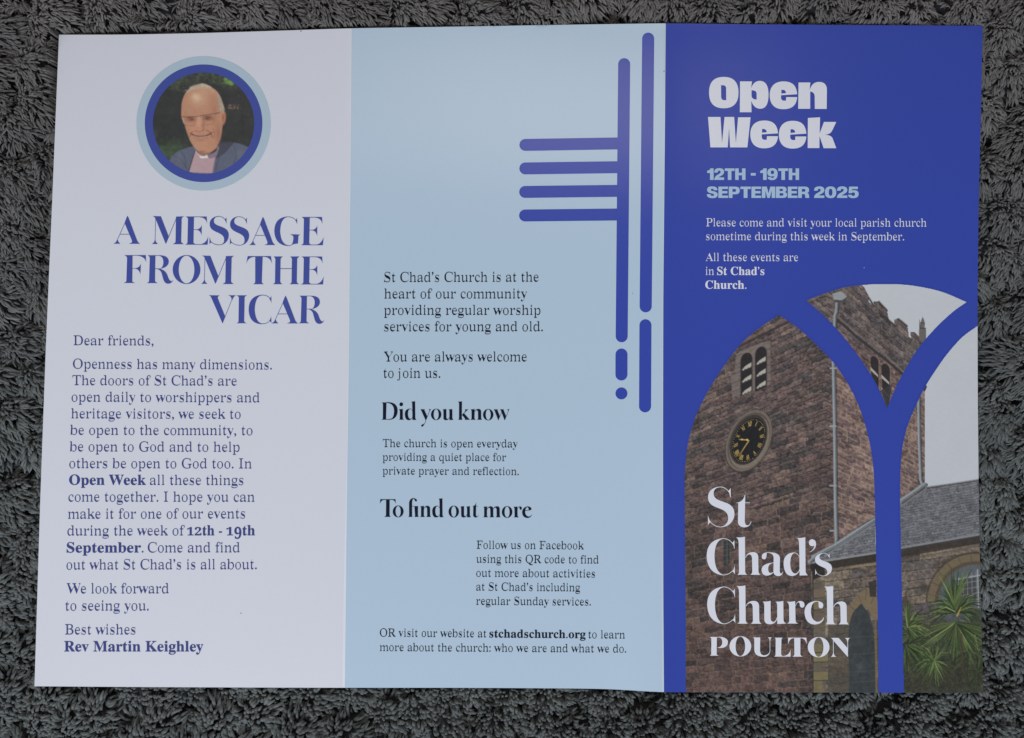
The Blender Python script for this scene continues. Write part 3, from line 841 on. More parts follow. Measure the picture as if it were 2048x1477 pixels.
class Paint:
    def __init__(self, x0, y0, x1, y1, step):
        self.xs = np.arange(x0, x1 + step * 0.5, step)
        self.ys = np.arange(y0, y1 + step * 0.5, step)
        self.X, self.Y = np.meshgrid(self.xs, self.ys)
        self.img = np.zeros(self.X.shape + (3,))
        self.step = step
        self.x0, self.y0 = x0, y0

    def win(self, a, b, c, d):
        h, w = self.X.shape
        i0 = max(0, int((a - self.x0) / self.step) - 1)
        i1 = min(w, int((c - self.x0) / self.step) + 3)
        j0 = max(0, int((b - self.y0) / self.step) - 1)
        j1 = min(h, int((d - self.y0) / self.step) + 3)
        return slice(j0, max(j0, j1)), slice(i0, max(i0, i1))

    def inside(self, P, X, Y):
        r = np.zeros(X.shape, bool)
        n = len(P)
        for i in range(n):
            x1, y1 = P[i]
            x2, y2 = P[(i + 1) % n]
            if y1 == y2:
                continue
            c = ((y1 > Y) != (y2 > Y)) & (X < (x2 - x1) * (Y - y1) / (y2 - y1) + x1)
            r ^= c
        return r

    def mask(self, P):
        P = np.asarray(P, float)
        s = self.win(P[:, 0].min(), P[:, 1].min(), P[:, 0].max(), P[:, 1].max())
        X, Y = self.X[s], self.Y[s]
        q = self.step * 0.25
        m = sum(self.inside(P, X + a, Y + b).astype(float) for a, b in ((-q, -q), (q, -q), (-q, q), (q, q))) / 4
        return s, m

    def blend(self, s, m, col):
        m = m[..., None]
        self.img[s] = self.img[s] * (1 - m) + np.asarray(col, float) * m

    def poly(self, P, col, a=1.0):
        s, m = self.mask(P)
        self.blend(s, m * a, col)

    def line(self, pts, w, col, a=1.0, w1=None):
        for k in range(len(pts) - 1):
            (x0, y0), (x1, y1) = pts[k], pts[k + 1]
            m = w + 2
            s = self.win(min(x0, x1) - m, min(y0, y1) - m, max(x0, x1) + m, max(y0, y1) + m)
            X, Y = self.X[s], self.Y[s]
            dx, dy = x1 - x0, y1 - y0
            t = np.clip(((X - x0) * dx + (Y - y0) * dy) / (dx * dx + dy * dy + 1e-9), 0, 1)
            d = np.hypot(X - x0 - t * dx, Y - y0 - t * dy)
            ww = w if w1 is None else w + (w1 - w) * t
            al = np.clip((ww / 2 - d) / self.step + 0.5, 0, 1)
            self.blend(s, al * a, col)

    def blob(self, cx, cy, rx, ry, col, a=1.0, soft=0.4, rot=0.0):
        r = max(rx, ry) * 1.2
        s = self.win(cx - r, cy - r, cx + r, cy + r)
        X, Y = self.X[s] - cx, self.Y[s] - cy
        c, n = math.cos(rot), math.sin(rot)
        d = np.hypot((X * c + Y * n) / rx, (-X * n + Y * c) / ry)
        self.blend(s, np.clip((1 - d) / soft, 0, 1) * a, col)

    def to_mesh(self, keep, name, parent, lift, label=None, clamp=False):
        h, w = self.X.shape
        cx = (self.X[:-1, :-1] + self.X[1:, 1:]) / 2
        cy = (self.Y[:-1, :-1] + self.Y[1:, 1:]) / 2
        k = keep(cx, cy)
        idx = np.arange(h * w).reshape(h, w)
        quads = np.stack([idx[:-1, :-1][k], idx[1:, :-1][k], idx[1:, 1:][k], idx[:-1, 1:][k]], 1)
        used, inv = np.unique(quads.ravel(), return_inverse=True)
        quads = inv.reshape(-1, 4)
        vx, vy = self.X.ravel()[used], self.Y.ravel()[used]
        if clamp:
            vy = np.minimum(vy, interp(vx, BOT_S) - 0.15)
            vx = np.minimum(vx, interp(vy, EDGE_X[3]) - 0.15)
        P = onsheet(vx, vy, lift)
        me = bpy.data.meshes.new(name)
        me.vertices.add(len(P))
        me.vertices.foreach_set('co', P.ravel())
        me.loops.add(quads.size)
        me.loops.foreach_set('vertex_index', quads.ravel().astype(np.int32))
        me.polygons.add(len(quads))
        me.polygons.foreach_set('loop_start', np.arange(0, quads.size, 4, dtype=np.int32))
        me.update(calc_edges=True)
        at = me.color_attributes.new('ink', 'FLOAT_COLOR', 'POINT')
        col = alb(np.clip(self.img.reshape(-1, 3)[used], 0, 255))
        at.data.foreach_set('color', np.c_[col, np.ones(len(col))].astype(np.float32).ravel())
        me.materials.append(M_PHOTO)
        o = bpy.data.objects.new(name, me)
        COL.objects.link(o)
        o.parent = parent
        if label:
            o['label'] = label
        return o


def bez(pts, n=6):
    """smooth curve through points (Catmull-Rom)"""
    P = np.array(pts, float)
    P = np.vstack([2 * P[0] - P[1], P, 2 * P[-1] - P[-2]])
    out = []
    for i in range(1, len(P) - 2):
        for k in range(n):
            t = k / n
            a, b, c, d = P[i - 1], P[i], P[i + 1], P[i + 2]
            out.append(0.5 * (2 * b + (c - a) * t + (2 * a - 5 * b + 4 * c - d) * t * t + (3 * b - a - 3 * c + d) * t ** 3))
    out.append(P[-2])
    return [tuple(q) for q in out]


WIN_A = bez([(1558, 630), (1516, 658), (1479, 691), (1443.4, 738.7), (1413.6, 786.4), (1389.8, 837), (1374.9, 890.6), (1369.2, 947.3), (1369, 1000)]) + [(1370.4, 1150), (1371.5, 1300), (1372.2, 1388), (1757.2, 1388), (1755.5, 1230), (1752, 1100)] + \
    bez([(1749.6, 997.9), (1747.2, 941.3), (1739.8, 887.7), (1723.4, 828), (1702.6, 780.4), (1672.8, 732.8), (1640, 697), (1598.3, 658.3), (1558, 630)])[:-1]
WIN_B = bez([(1611.7, 601.7), (1646, 588.3), (1687.7, 575.4), (1732.4, 569.8), (1777, 568.5), (1824.7, 571.5), (1881.3, 583.3), (1933.4, 604.7)])[:-1] + \
    bez([(1933.4, 604.7), (1908, 622.6), (1878.3, 649.4), (1848.5, 682), (1824.7, 714.9), (1800.9, 756.6), (1783, 795.3), (1774, 817.7)])[:-1] + \
    bez([(1774, 817.7), (1756.2, 776), (1732.4, 735.8), (1702.6, 694), (1672.8, 658.3), (1640, 625.5), (1611.7, 601.7)])[:-1]
WIN_C = bez([(1960, 649), (1926, 673.2), (1896, 706), (1872.4, 738.7), (1851.5, 771.5), (1833.6, 807.2), (1815.8, 849), (1805.3, 890.6), (1800.9, 935.3), (1799.6, 997.9)]) + [(1801.8, 1100), (1804.5, 1230), (1808, 1388), (1972, 1388), (1972, 649)]

p = Paint(1364, 564, 1970, 1388, 1.25)
X, Y = p.X, p.Y
n1 = vnoise(X, Y, 60, 3)
n2 = vnoise(X, Y, 9, 5, 3)
n3 = vnoise(X, Y, 3.2, 8, 2)
n4 = vnoise(X, Y * 2.2, 16, 9, 3)
p.img[:] = np.array((188, 195, 204)) + n1[..., None] * 2.5 - ((Y - 900) / 500)[..., None] * 4     # sky

PAL = np.array([(96, 80, 75), (86, 72, 68), (105, 88, 81), (92, 78, 72), (78, 67, 64), (66, 60, 58), (100, 80, 76), (112, 94, 84), (84, 70, 70), (58, 54, 53)])
PALR = np.array([(122, 98, 88), (110, 88, 80), (132, 108, 94), (104, 84, 76), (118, 98, 86), (96, 80, 74), (140, 116, 98)])
PALD = np.array([(88, 80, 78), (78, 72, 71), (98, 90, 86), (70, 65, 65), (104, 94, 88), (84, 76, 72)])
PALA = np.array([(112, 102, 86), (98, 90, 78), (124, 112, 90), (90, 84, 74), (106, 94, 78), (84, 78, 72)])


def stonework(Y0, XX, m, pal, h0, h1, l0, l1, seed, mortar=(132, 116, 106), ms=0.55, dark=0.55, warp=1.8):
    """coursed rubble: course index from Y0, stone index along XX, joints light or in shadow"""
    r = np.random.default_rng(seed)
    Yw = Y0 + n2 * warp + n4 * warp * 0.8
    Xw = XX + n2 * warp
    lo, hi = Yw[m].min() - 20, Yw[m].max() + 20
    bd = [lo]
    while bd[-1] < hi:
        bd.append(bd[-1] + r.uniform(h0, h1))
    bd = np.array(bd)
    ci = np.clip(np.searchsorted(bd, Yw[m]) - 1, 0, len(bd) - 2)
    dt = Yw[m] - bd[ci]
    db = bd[ci + 1] - Yw[m]
    xm = Xw[m]
    col = np.zeros((len(xm), 3))
    dx = np.zeros(len(xm))
    xlo, xhi = xm.min() - 60, xm.max() + 60
    for c in np.unique(ci):
        k = ci == c
        b = [xlo - r.uniform(0, l1)]
        while b[-1] < xhi:
            b.append(b[-1] + r.uniform(l0, l1))
        b = np.array(b)
        si = np.clip(np.searchsorted(b, xm[k]) - 1, 0, len(b) - 2)
        cc = pal[r.integers(0, len(pal), len(b))] * r.uniform(0.9, 1.1, (len(b), 1))
        col[k] = cc[si]
        dx[k] = np.minimum(xm[k] - b[si], b[si + 1] - xm[k])
    a2, a3, a4, a1 = n2[m], n3[m], n4[m], n1[m]
    col = col * (1 + 0.20 * a2 + 0.24 * a3 + 0.12 * a1)[:, None]
    # joints: light mortar where it shows, a shadow line under the proud stones elsewhere
    jm = np.clip(1.4 - np.minimum(np.minimum(dt, db), dx) / 1.1, 0, 1) * np.clip((a4 + 0.15 + ms - 0.5) * 3, 0, 1)
    jd = np.clip(1.5 - db / 1.2, 0, 1) * np.clip((-a4 + dark - 0.25) * 3, 0, 1)
    jl = np.clip(1.2 - np.abs(dt - 2.0) / 1.2, 0, 1) * 0.25 * np.clip(a4 + 0.3, 0, 1)
    col = col * (1 - jd[:, None] * 0.55)
    col = col + jl[:, None] * 75
    col = col * (1 - jm[:, None] * 0.75) + np.array(mortar) * jm[:, None] * 0.75
    p.img[m] = col


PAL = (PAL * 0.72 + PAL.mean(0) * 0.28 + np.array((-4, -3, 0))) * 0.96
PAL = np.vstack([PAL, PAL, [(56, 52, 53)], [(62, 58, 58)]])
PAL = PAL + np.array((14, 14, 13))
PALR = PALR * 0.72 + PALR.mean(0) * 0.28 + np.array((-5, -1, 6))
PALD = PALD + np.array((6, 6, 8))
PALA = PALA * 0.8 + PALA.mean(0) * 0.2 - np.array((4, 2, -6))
DX = X - 1560
a_, b_ = 0.06, 0.0006
Y0L = (Y + (a_ + 1380 * b_) * DX) / (1 + b_ * DX)
DR = X - 1668
a2_, b2_ = 0.05, 0.0009
Y0R = (Y - (a2_ + 1380 * b2_) * DR) / np.maximum(1 - b2_ * DR, 0.5)

left = (X < 1667) & (Y > 560)
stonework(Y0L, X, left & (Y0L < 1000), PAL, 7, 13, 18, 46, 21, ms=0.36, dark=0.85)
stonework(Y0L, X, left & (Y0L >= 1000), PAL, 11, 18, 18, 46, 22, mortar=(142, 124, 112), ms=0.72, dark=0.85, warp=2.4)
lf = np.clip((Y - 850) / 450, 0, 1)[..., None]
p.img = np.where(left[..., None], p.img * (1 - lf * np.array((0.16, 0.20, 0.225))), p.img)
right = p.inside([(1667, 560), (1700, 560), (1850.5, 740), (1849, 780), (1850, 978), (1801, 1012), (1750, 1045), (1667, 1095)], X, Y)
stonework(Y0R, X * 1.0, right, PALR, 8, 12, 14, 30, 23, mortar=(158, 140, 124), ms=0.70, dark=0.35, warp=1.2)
# parapet and upper stage of the tower seen in the upper window
par = p.inside([(1600, 610), (1612, 590), (1669, 580), (1719, 566), (1729, 576), (1737, 592), (1737, 604), (1748, 612), (1747, 604), (1757, 603), (1774, 622), (1778, 640), (1789, 650), (1788, 640), (1796, 637), (1815, 654), (1818, 676), (1822, 678),
                (1821, 665), (1828, 664), (1838, 674), (1839, 640), (1850, 700), (1850, 720), (1836, 770), (1675, 660)], X, Y)
stonework((Y - 0.80 * DR), X, par, PALD, 9, 13, 14, 30, 24, ms=0.45, dark=0.8, mortar=(122, 112, 106))
up2 = p.inside([(1668, 654), (1838, 770), (1790, 830), (1760, 830), (1660, 700)], X, Y)
stonework((Y - 0.66 * DR), X, up2, PALR * 0.92, 7, 10, 12, 24, 25, ms=0.5, dark=0.5, mortar=(146, 128, 116))
p.line([(1675, 640), (1720, 680), (1772, 720), (1822, 764)], 5, (56, 52, 52))
p.line([(1676, 634), (1722, 674), (1774, 714), (1822, 757)], 3, (112, 104, 100), 0.8)
# merlon shadows and caps
for q in [(1737, 596, 1748, 613), (1757, 604, 1774, 622), (1778, 642, 1790, 652), (1797, 639, 1814, 653), (1818, 677, 1823, 680)]:
    p.line([(q[0], q[1]), (q[2], q[3])], 3.0, (58, 54, 54))
    p.line([(q[0] + 1, q[1] - 2), (q[2] + 1, q[3] - 2)], 1.6, (132, 126, 122), 0.8)
# pinnacle
p.poly([(1838, 680), (1838, 660), (1841, 655), (1840, 648), (1843, 640), (1845, 634), (1848, 640), (1850, 648), (1849, 655), (1852, 660), (1852, 690)], (104, 100, 98))
p.line([(1840, 657), (1851, 657)], 2, (68, 66, 66))
p.line([(1841, 646), (1849, 647)], 1.6, (70, 68, 68))
# coarse wavy quoins near the arris of the tower and the stained top of the wall
for k in range(26):
    yy = 590 + k * 19
    p.line([(1612 + (k % 3) * 9, yy + 20), (1640, yy + 6), (1652, yy + 3), (1664, yy + 9)], 1.8, (56, 50, 49), 0.75)
    p.line([(1636, yy + 9), (1652, yy + 6), (1664, yy + 12)], 1.3, (126, 114, 106), 0.5)
p.line([(1478, 694), (1530, 668), (1585, 640)], 5.5, (62, 54, 52), 0.9)
p.line([(1480, 688), (1530, 661), (1580, 634)], 3, (108, 96, 90), 0.8)
# stains
for (sx, sy, rx, ry, a) in [(1560, 1160, 55, 40, .30), (1480, 980, 40, 30, .22), (1610, 1190, 40, 30, .45), (1530, 870, 50, 35, .15), (1385, 1120, 22, 90, .35), (1490, 945, 16, 12, .55), (1640, 950, 25, 60, .3), (1600, 1050, 40, 30, .3), (1600, 965, 30, 14, .4), (1505, 980, 14, 10, .6), (1430, 1330, 50, 40, .1)]:
    p.blob(sx, sy, rx, ry, (48, 45, 45), a, soft=0.9)
# ---- belfry louvres, front
fr = (122, 114, 110)
p.poly([(1471, 716), (1479, 704), (1500, 695), (1521, 686), (1541, 682), (1541, 764), (1540, 770), (1464, 796), (1462, 750), (1470, 748)], fr, 0.75)
for k in range(5):
    p.line([(1464, 716 + k * 17), (1482, 709 + k * 17)], 1.2, (66, 60, 60), 0.8)
    p.line([(1532, 700 + k * 16), (1541, 698 + k * 16)], 1.2, (66, 60, 60), 0.8)
for (xa, xb, yt, yb, dy) in [(1482, 1503.5, 706, 790, 8), (1511, 1532.5, 694, 782, 7)]:
    xm = (xa + xb) / 2
    arch = [(xa, yb + 2), (xa, yt + 16)] + [(xm - (xm - xa) * math.cos(t), yt + 14 - 14 * math.sin(t) - (xm - xa) * -0.25 * math.cos(t)) for t in np.linspace(0.1, math.pi - 0.1, 9)] + [(xb, yt + 10), (xb, yb - 8)]
    p.poly([(x + (1.5 if x > xm else -1.5), y) for x, y in arch], (70, 64, 64))
    p.poly(arch, (38, 36, 38))
    for q in range(3):
        y = yt + 24 + q * 24
        P = [(xa + 2, y + 10), (xa + 8, y + 3), (xb - 1, y - 5), (xb - 1, y + 3)]
        n = 6
        for e in range(n + 1):
            xx = xb - 1 - (xb - xa - 3) * e / n
            P.append((xx, y + 3 + 8.5 * e / n + (1.6 if e % 2 else -0.4)))
        p.poly(P, (176, 174, 164))
        p.line([(xa + 2, y + 13), (xb, y + 4)], 1.4, (96, 92, 88), 0.6)
# ---- belfry openings in the upper window
for (cx, cy, w, h) in [(1749, 716, 8, 62), (1771, 731, 8.5, 66)]:
    P = [(cx - w, cy + 8)] + [(cx - w * math.cos(t), cy + 6 - 9 * math.sin(t) + 3 * -math.cos(t)) for t in np.linspace(0, math.pi, 9)] + [(cx + w, cy + h), (cx + w - 3, cy + h + 16), (cx - w + 2, cy + h - 18)]
    p.poly([(x + (2.5 if x > cx else -2.5), y - 1) for x, y in P], (128, 110, 100), 0.6)
    p.poly(P, (44, 40, 42))
    for q in range(2):
        y = cy + 26 + q * 26
        p.poly([(cx - w, y - 8), (cx + w - 1, y + 8), (cx + w - 1, y + 13), (cx - w, y - 1)], (168, 166, 160))
p.poly([(1762, 780), (1784, 770), (1778, 810), (1774, 822)], (54, 54, 58), 0.9)
# ---- clock
CX, CY = 1497.6, 881.8
er = np.array((33.5, -11.3))
eu = np.array((2.6, -43.0))


def dial(a, r):
    return (CX + er[0] * math.sin(a) * r + eu[0] * math.cos(a) * r, CY + er[1] * math.sin(a) * r + eu[1] * math.cos(a) * r)


cir = [2 * math.pi * k / 60 for k in range(60)]
sh = lambda P, dx, dy: [(x + dx, y + dy) for x, y in P]
p.poly(sh([dial(a, 1.42) for a in cir], 0, 1.5), (60, 54, 50), 0.8)
p.poly([dial(a, 1.38) for a in cir], (112, 103, 94))
p.poly([dial(a, 1.27) for a in cir], (88, 80, 74))
p.poly(sh([dial(a, 1.20) for a in cir], 1.2, 2.5), (132, 124, 112), 0.8)
p.poly(sh([dial(a, 1.13) for a in cir], -.6, -1.5), (52, 48, 46), 0.9)
p.poly([dial(a, 1.02) for a in cir], (26, 27, 29))
GOLD = (196, 166, 88)
for k in range(60):
    x, y = dial(cir[k], 0.95)
    p.blob(x, y, 0.9, 0.9, (190, 172, 120), 0.9, 0.5)
NUM = {1: 'I', 2: 'II', 3: 'III', 4: 'IIII', 5: 'V', 6: 'VI', 7: 'VII', 8: 'VIII', 9: 'IX', 10: 'X', 11: 'XI', 12: 'XII'}
for h, s in NUM.items():
    a = h * math.pi / 6
    wid = {'I': 0.05, 'V': 0.10, 'X': 0.11}
    tot = sum(wid[c] for c in s)
    pos = -tot / 2
    for c in s:
        w = wid[c]
        m0, m1, mm = a + (pos + 0.01) / 0.78, a + (pos + w - 0.01) / 0.78, a + (pos + w / 2) / 0.78
        if c == 'I':
            p.line([dial(mm, 0.68), dial(mm, 0.88)], 1.2, GOLD)
        elif c == 'V':
            p.line([dial(m0, 0.88), dial(mm, 0.68)], 1.3, GOLD)
            p.line([dial(mm, 0.68), dial(m1, 0.88)], 0.9, GOLD)
        else:
            p.line([dial(m0, 0.88), dial(m1, 0.68)], 1.3, GOLD)
            p.line([dial(m0, 0.68), dial(m1, 0.88)], 0.9, GOLD)
        pos += w
p.line([dial(math.radians(228), 0.0), dial(math.radians(224), 0.80)], 1.8, (214, 182, 98), w1=1.0)
p.line([(1494, 880.3), (1478, 879.5)], 2.0, (214, 182, 98), w1=1.2)
p.blob(1484, 879.5, 3.2, 2.4, (214, 182, 98), 1, 0.5)
p.blob(1494.5, 880.2, 2.6, 2.6, (220, 190, 110), 1, 0.4)

# ---- slate roofs
slate = np.zeros_like(X, bool)
for P in ([(1618, 1120), (1750, 1036), (1752, 1108), (1622, 1128)], [(1797, 1012), (1850.5, 978), (1956, 962), (1972, 960), (1972, 1066), (1797, 1096)]):
    slate |= p.inside(P, X, Y)
ys_ = Y + 0.17 * (X - 1800) + n2 * 1.6 + n3 * 0.6
row = np.floor(ys_ / 5.2)
fr_ = ys_ / 5.2 - row
h_ = np.sin(row * 12.9898 + np.floor((X + row * 7.3) / 9.0) * 78.233) * 43758.5453
h_ = h_ - np.floor(h_)
base = 96 + 26 * h_ + 12 * n3 + 10 * n1
sc = np.stack([base * 0.99, base * 1.01, base * 1.07], -1)
sc *= (1 - 0.42 * np.clip((fr_ - 0.72) / 0.28, 0, 1))[..., None]
sc += (np.clip(0.22 - fr_, 0, 1) * 90 * np.clip(n4 + 0.4, 0, 1))[..., None]
p.img[slate] = sc[slate]
p.line([(1850, 977), (1900, 970), (1958, 961)], 3, (78, 80, 84))
p.line([(1850, 974.5), (1900, 967.5), (1958, 958.5)], 1.4, (140, 144, 150))
# ---- low church wall below the eaves
low = p.inside([(1622, 1126), (1750, 1108), (1972, 1066), (1972, 1390), (1626, 1390)], X, Y)
stonework(Y + 0.13 * (X - 1700), X, low, PALA, 15, 23, 22, 48, 31, ms=0.15, dark=0.8, mortar=(126, 116, 100), warp=0.8)
p.poly([(1618, 1127), (1752, 1107), (1752, 1124), (1622, 1143)], (48, 43, 39), 0.92)
p.poly([(1797, 1095), (1972, 1065), (1972, 1085), (1797, 1116)], (52, 47, 42), 0.88)
p.line([(1797, 1097), (1972, 1067)], 4, (128, 132, 136))
p.line([(1797, 1101), (1972, 1071)], 1.6, (62, 62, 62))
p.line([(1620, 1127), (1752, 1106)], 4, (134, 138, 140))
p.line([(1640, 1143), (1752, 1128)], 3, (110, 98, 80), 0.8)
p.line([(1700, 1135), (1751, 1128)], 4, (140, 124, 98), 0.8)
p.poly([(1622, 1128), (1648, 1124), (1650, 1150), (1628, 1160), (1626, 1160)], (36, 32, 30), 0.85)
# eave corbel line
p.line([(1797, 1122), (1972, 1090)], 3, (96, 86, 72), 0.8)
# ---- pilaster quoins and buttress beside the lancet
p.poly([(1627, 1165), (1650, 1160), (1652, 1390), (1627, 1390)], (92, 86, 74), 0.75)
for (y, w, c) in [(1180, 22, (112, 100, 84)), (1204, 15, (120, 106, 80)), (1228, 22, (104, 92, 80)), (1289, 17, (116, 108, 78)), (1308, 29, (122, 114, 82)), (1332, 15, (96, 90, 76)), (1345, 29, (118, 110, 78)), (1363, 18, (116, 106, 76)), (1379, 22, (110, 102, 76))]:
    p.poly([(1627, y), (1627 + w, y - 1), (1627 + w, y + 15), (1627, y + 16)], c, 0.9)
    p.line([(1627, y + 17), (1627 + w, y + 16)], 1.4, (48, 44, 38), 0.8)
p.line([(1626, 1150), (1626, 1388)], 2, (46, 41, 38), 0.8)
p.poly([(1656, 1250), (1697, 1250), (1697, 1390), (1656, 1390)], (72, 68, 58), 0.65)
# ---- lancet window
band = bez([(1690, 1250), (1694, 1222), (1706, 1200), (1722, 1184), (1738, 1176)]) + bez([(1738, 1176), (1750, 1190), (1757, 1206)]) + [(1757, 1240)] + bez([(1745, 1240), (1738, 1222), (1722.6, 1207.5)]) + bez([(1722.6, 1207.5), (1706, 1226), (1697, 1252)])
p.poly(band, (116, 103, 82))
for q in [((1700, 1212), (1710, 1222)), ((1716, 1190), (1722, 1204)), ((1733, 1180), (1731, 1200)), ((1748, 1192), (1742, 1208))]:
    p.line(list(q), 1.2, (80, 70, 52), 0.8)
gl = bez([(1722.6, 1207.5), (1706, 1226), (1698, 1252), (1697, 1290)]) + [(1698, 1390), (1752, 1390), (1749, 1290)] + bez([(1747, 1262), (1739, 1232), (1722.6, 1207.5)])
p.poly(gl, (54, 60, 63))
s, m = p.mask(gl)
p.img[s] += (m * (n2[s] * 9 + n1[s] * 6))[..., None]
for y in (1276, 1310, 1345, 1366):
    p.line([(1698, y), (1750, y - 4)], 1.2, (74, 82, 84), 0.7)
p.blob(1719, 1335, 9, 14, (92, 98, 104), 0.5, 0.9)
p.line([(1751, 1240), (1753, 1390)], 4, (112, 100, 70), 0.8)
p.line([(1755.5, 1240), (1757, 1390)], 2, (64, 58, 48), 0.8)
p.poly([(1737, 1165), (1752, 1160), (1752, 1194), (1740, 1194)], (44, 42, 42), 0.85)
# ---- great round-headed window at the right
arc = lambda r, sx=1.0: [(1951 + r * sx * math.cos(t), 1204 - r * math.sin(t)) for t in np.linspace(math.pi, math.pi * 0.40, 26)]
p.poly(arc(96) + arc(81)[::-1], (108, 97, 78))
p.poly(arc(100) + arc(96)[::-1], (66, 58, 48), 0.7)
for t in np.linspace(math.pi * 0.95, math.pi * 0.45, 7):
    p.line([(1951 + 81 * math.cos(t), 1204 - 81 * math.sin(t)), (1951 + 96 * math.cos(t), 1204 - 96 * math.sin(t))], 1.2, (74, 64, 48), 0.8)
p.poly(arc(81) + arc(74)[::-1], (84, 74, 58))
p.poly(arc(74) + [(1975, 1204), (1975, 1300), (1877, 1300)], (86, 94, 100))
p.poly([(1905, 1160), (1975, 1146), (1975, 1200), (1920, 1204)], (62, 66, 66), 0.85)
for k in range(7):
    p.line([(1916 + k * 9, 1150 - k * 1.6), (1918 + k * 9, 1208)], 1.1, (150, 156, 160), 0.75)
for k in range(5):
    p.line([(1910, 1158 + k * 12), (1972, 1147 + k * 12)], 1.1, (150, 156, 160), 0.75)
p.line([(1955, 1140), (1957, 1215)], 2.2, (160, 166, 172))
p.line([(1912, 1160), (1972, 1149)], 2.2, (160, 166, 172))
p.blob(1847, 1176, 12, 12, (64, 60, 56), 0.85, 0.6)
p.poly([(1797, 1205), (1812, 1190), (1822, 1215), (1815, 1240)], (58, 54, 50), 0.7)

# ---- shrubs and spiky palms in the corner
g = p.inside([(1797, 1245), (1850, 1215), (1900, 1190), (1972, 1170), (1972, 1390), (1797, 1390)], X, Y)
gc = np.stack([52 + 16 * n2 + 14 * n3, 58 + 18 * n2 + 14 * n3, 42 + 10 * n2 + 8 * n3], -1)
a = np.clip((Y - 1215 + n2 * 30) / 50, 0, 0.9)[..., None]
p.img[g] = (p.img * (1 - a) + gc * a)[g]
rr = random.Random(5)


def palm(cx, cy, n, r0, r1, a0, a1, cols, w=2.4, droop=0.5):
    for k in range(n):
        a = math.radians(rr.uniform(a0, a1))
        L = rr.uniform(r0, r1)
        c = np.array(rr.choice(cols)) * rr.uniform(0.6, 1.15)
        x1, y1 = cx + L * math.cos(a), cy - L * math.sin(a)
        y1 += droop * L * abs(math.cos(a)) * rr.uniform(0.2, 0.9)
        mx, my = cx + 0.55 * L * math.cos(a), cy - 0.62 * L * math.sin(a)
        p.line([(cx, cy), (mx, my)], w, c, 0.95, w1=w * 0.9)
        p.line([(mx, my), (x1, y1)], w * 0.9, c, 0.95, w1=0.4)


GR = [(86, 112, 60), (66, 90, 46), (104, 130, 74), (50, 70, 38), (134, 152, 98), (40, 54, 34), (92, 96, 60), (112, 140, 76)]
GD = [(56, 66, 42), (44, 56, 36), (70, 82, 50), (38, 44, 32)]
palm(1940, 1300, 60, 30, 70, 0, 360, GD, 2.6)
palm(1850, 1320, 60, 20, 60, 0, 360, GD, 2.4)
palm(1824, 1268, 90, 18, 46, 0, 360, GR + GD, 1.3)
palm(1948, 1262, 90, 20, 50, 0, 360, GR + GD, 1.3)
palm(1815, 1255, 150, 20, 56, -80, 100, GR + GD, 1.5)
palm(1812, 1290, 60, 25, 60, -110, 30, GD + GR[:2], 2.2)
palm(1870, 1325, 110, 18, 50, -150, 330, GR + GD, 1.4)
palm(1912, 1245, 190, 35, 84, 185, 355, GR + GD, 1.7, 0.1)
palm(1912, 1225, 190, 26, 70, -10, 190, GR + GD, 1.8)
palm(1908, 1210, 34, 35, 82, 58, 128, GR, 2.3, 0)
p.line([(1914, 1232), (1922, 1215)], 3.2, (176, 150, 70), w1=1.5)
p.blob(1900, 1355, 70, 40, (44, 44, 34), .55, 1.0)
p.blob(1830, 1370, 40, 30, (48, 44, 36), .5, 1.0)
palm(1955, 1345, 70, 20, 50, 0, 360, GD, 1.6)
palm(1868, 1322, 60, 18, 42, -150, 330, GR, 1.2)
p.line([(1922, 1270), (1926, 1345)], 5, (70, 58, 44), 0.7)
# ---- drainpipes and lead flashing
PIPE = (128, 138, 144)


def pipe(pts, w, col=PIPE):
    p.line([(x + w * 0.45, y + 1) for x, y in pts], w * 0.8, (50, 48, 50), 0.75)
    p.line(pts, w, col)
    p.line([(x - w * 0.18, y) for x, y in pts], w * 0.35, (164, 172, 178), 0.6)
    p.line([(x + w * 0.35, y) for x, y in pts], w * 0.3, (88, 96, 102), 0.8)


pipe([(1666.5, 724), (1669, 850), (1670.5, 1000), (1672.5, 1085)], 6.5)
for y in (735, 851, 970, 1060):
    p.poly([(1659, y), (1673, y), (1673, y + 3.5), (1659, y + 3.5)], (150, 156, 160))
pipe([(1674, 600), (1672.5, 624), (1669.5, 632), (1669, 655)], 6)
p.poly([(1664, 588), (1683, 583), (1694, 594), (1684, 601), (1668, 600)], (148, 154, 158))
p.poly([(1668, 600), (1684, 601), (1694, 594), (1694, 599), (1684, 606), (1669, 605)], (74, 74, 78))
pipe([(1836.5, 790), (1838, 880), (1841, 960), (1845, 972)], 5.5, (136, 146, 152))
p.poly([(1846, 762), (1854, 774), (1850, 783), (1843, 780)], (52, 50, 54))
pipe([(1849, 969), (1825, 986), (1800, 1003)], 8)
p.line([(1852, 978), (1800, 1014)], 3.5, (112, 116, 120))
pipe([(1754, 1036), (1710, 1065), (1672, 1090), (1626, 1114)], 8)
pipe([(1632, 1112), (1618, 1124)], 6)
p.line([(1752, 1046), (1690, 1086), (1650, 1112)], 3.5, (120, 124, 128))
p.line([(1672, 1083), (1700, 1064), (1752, 1034)], 2, (60, 58, 60), 0.6)
# narrow slit window behind the lettering
p.poly([(1447, 1084), (1458, 1078), (1460, 1122), (1455, 1133), (1447, 1130)], (46, 52, 50), 0.9)
p.line([(1454, 1082), (1454, 1130)], 1, (110, 118, 118), 0.7)
for k in range(4):
    p.line([(1447, 1090 + k * 11), (1460, 1088 + k * 11)], 0.9, (100, 108, 108), 0.7)
p.img += (n3 * (2 + 5 * (p.img.mean(-1) < 160)))[..., None]
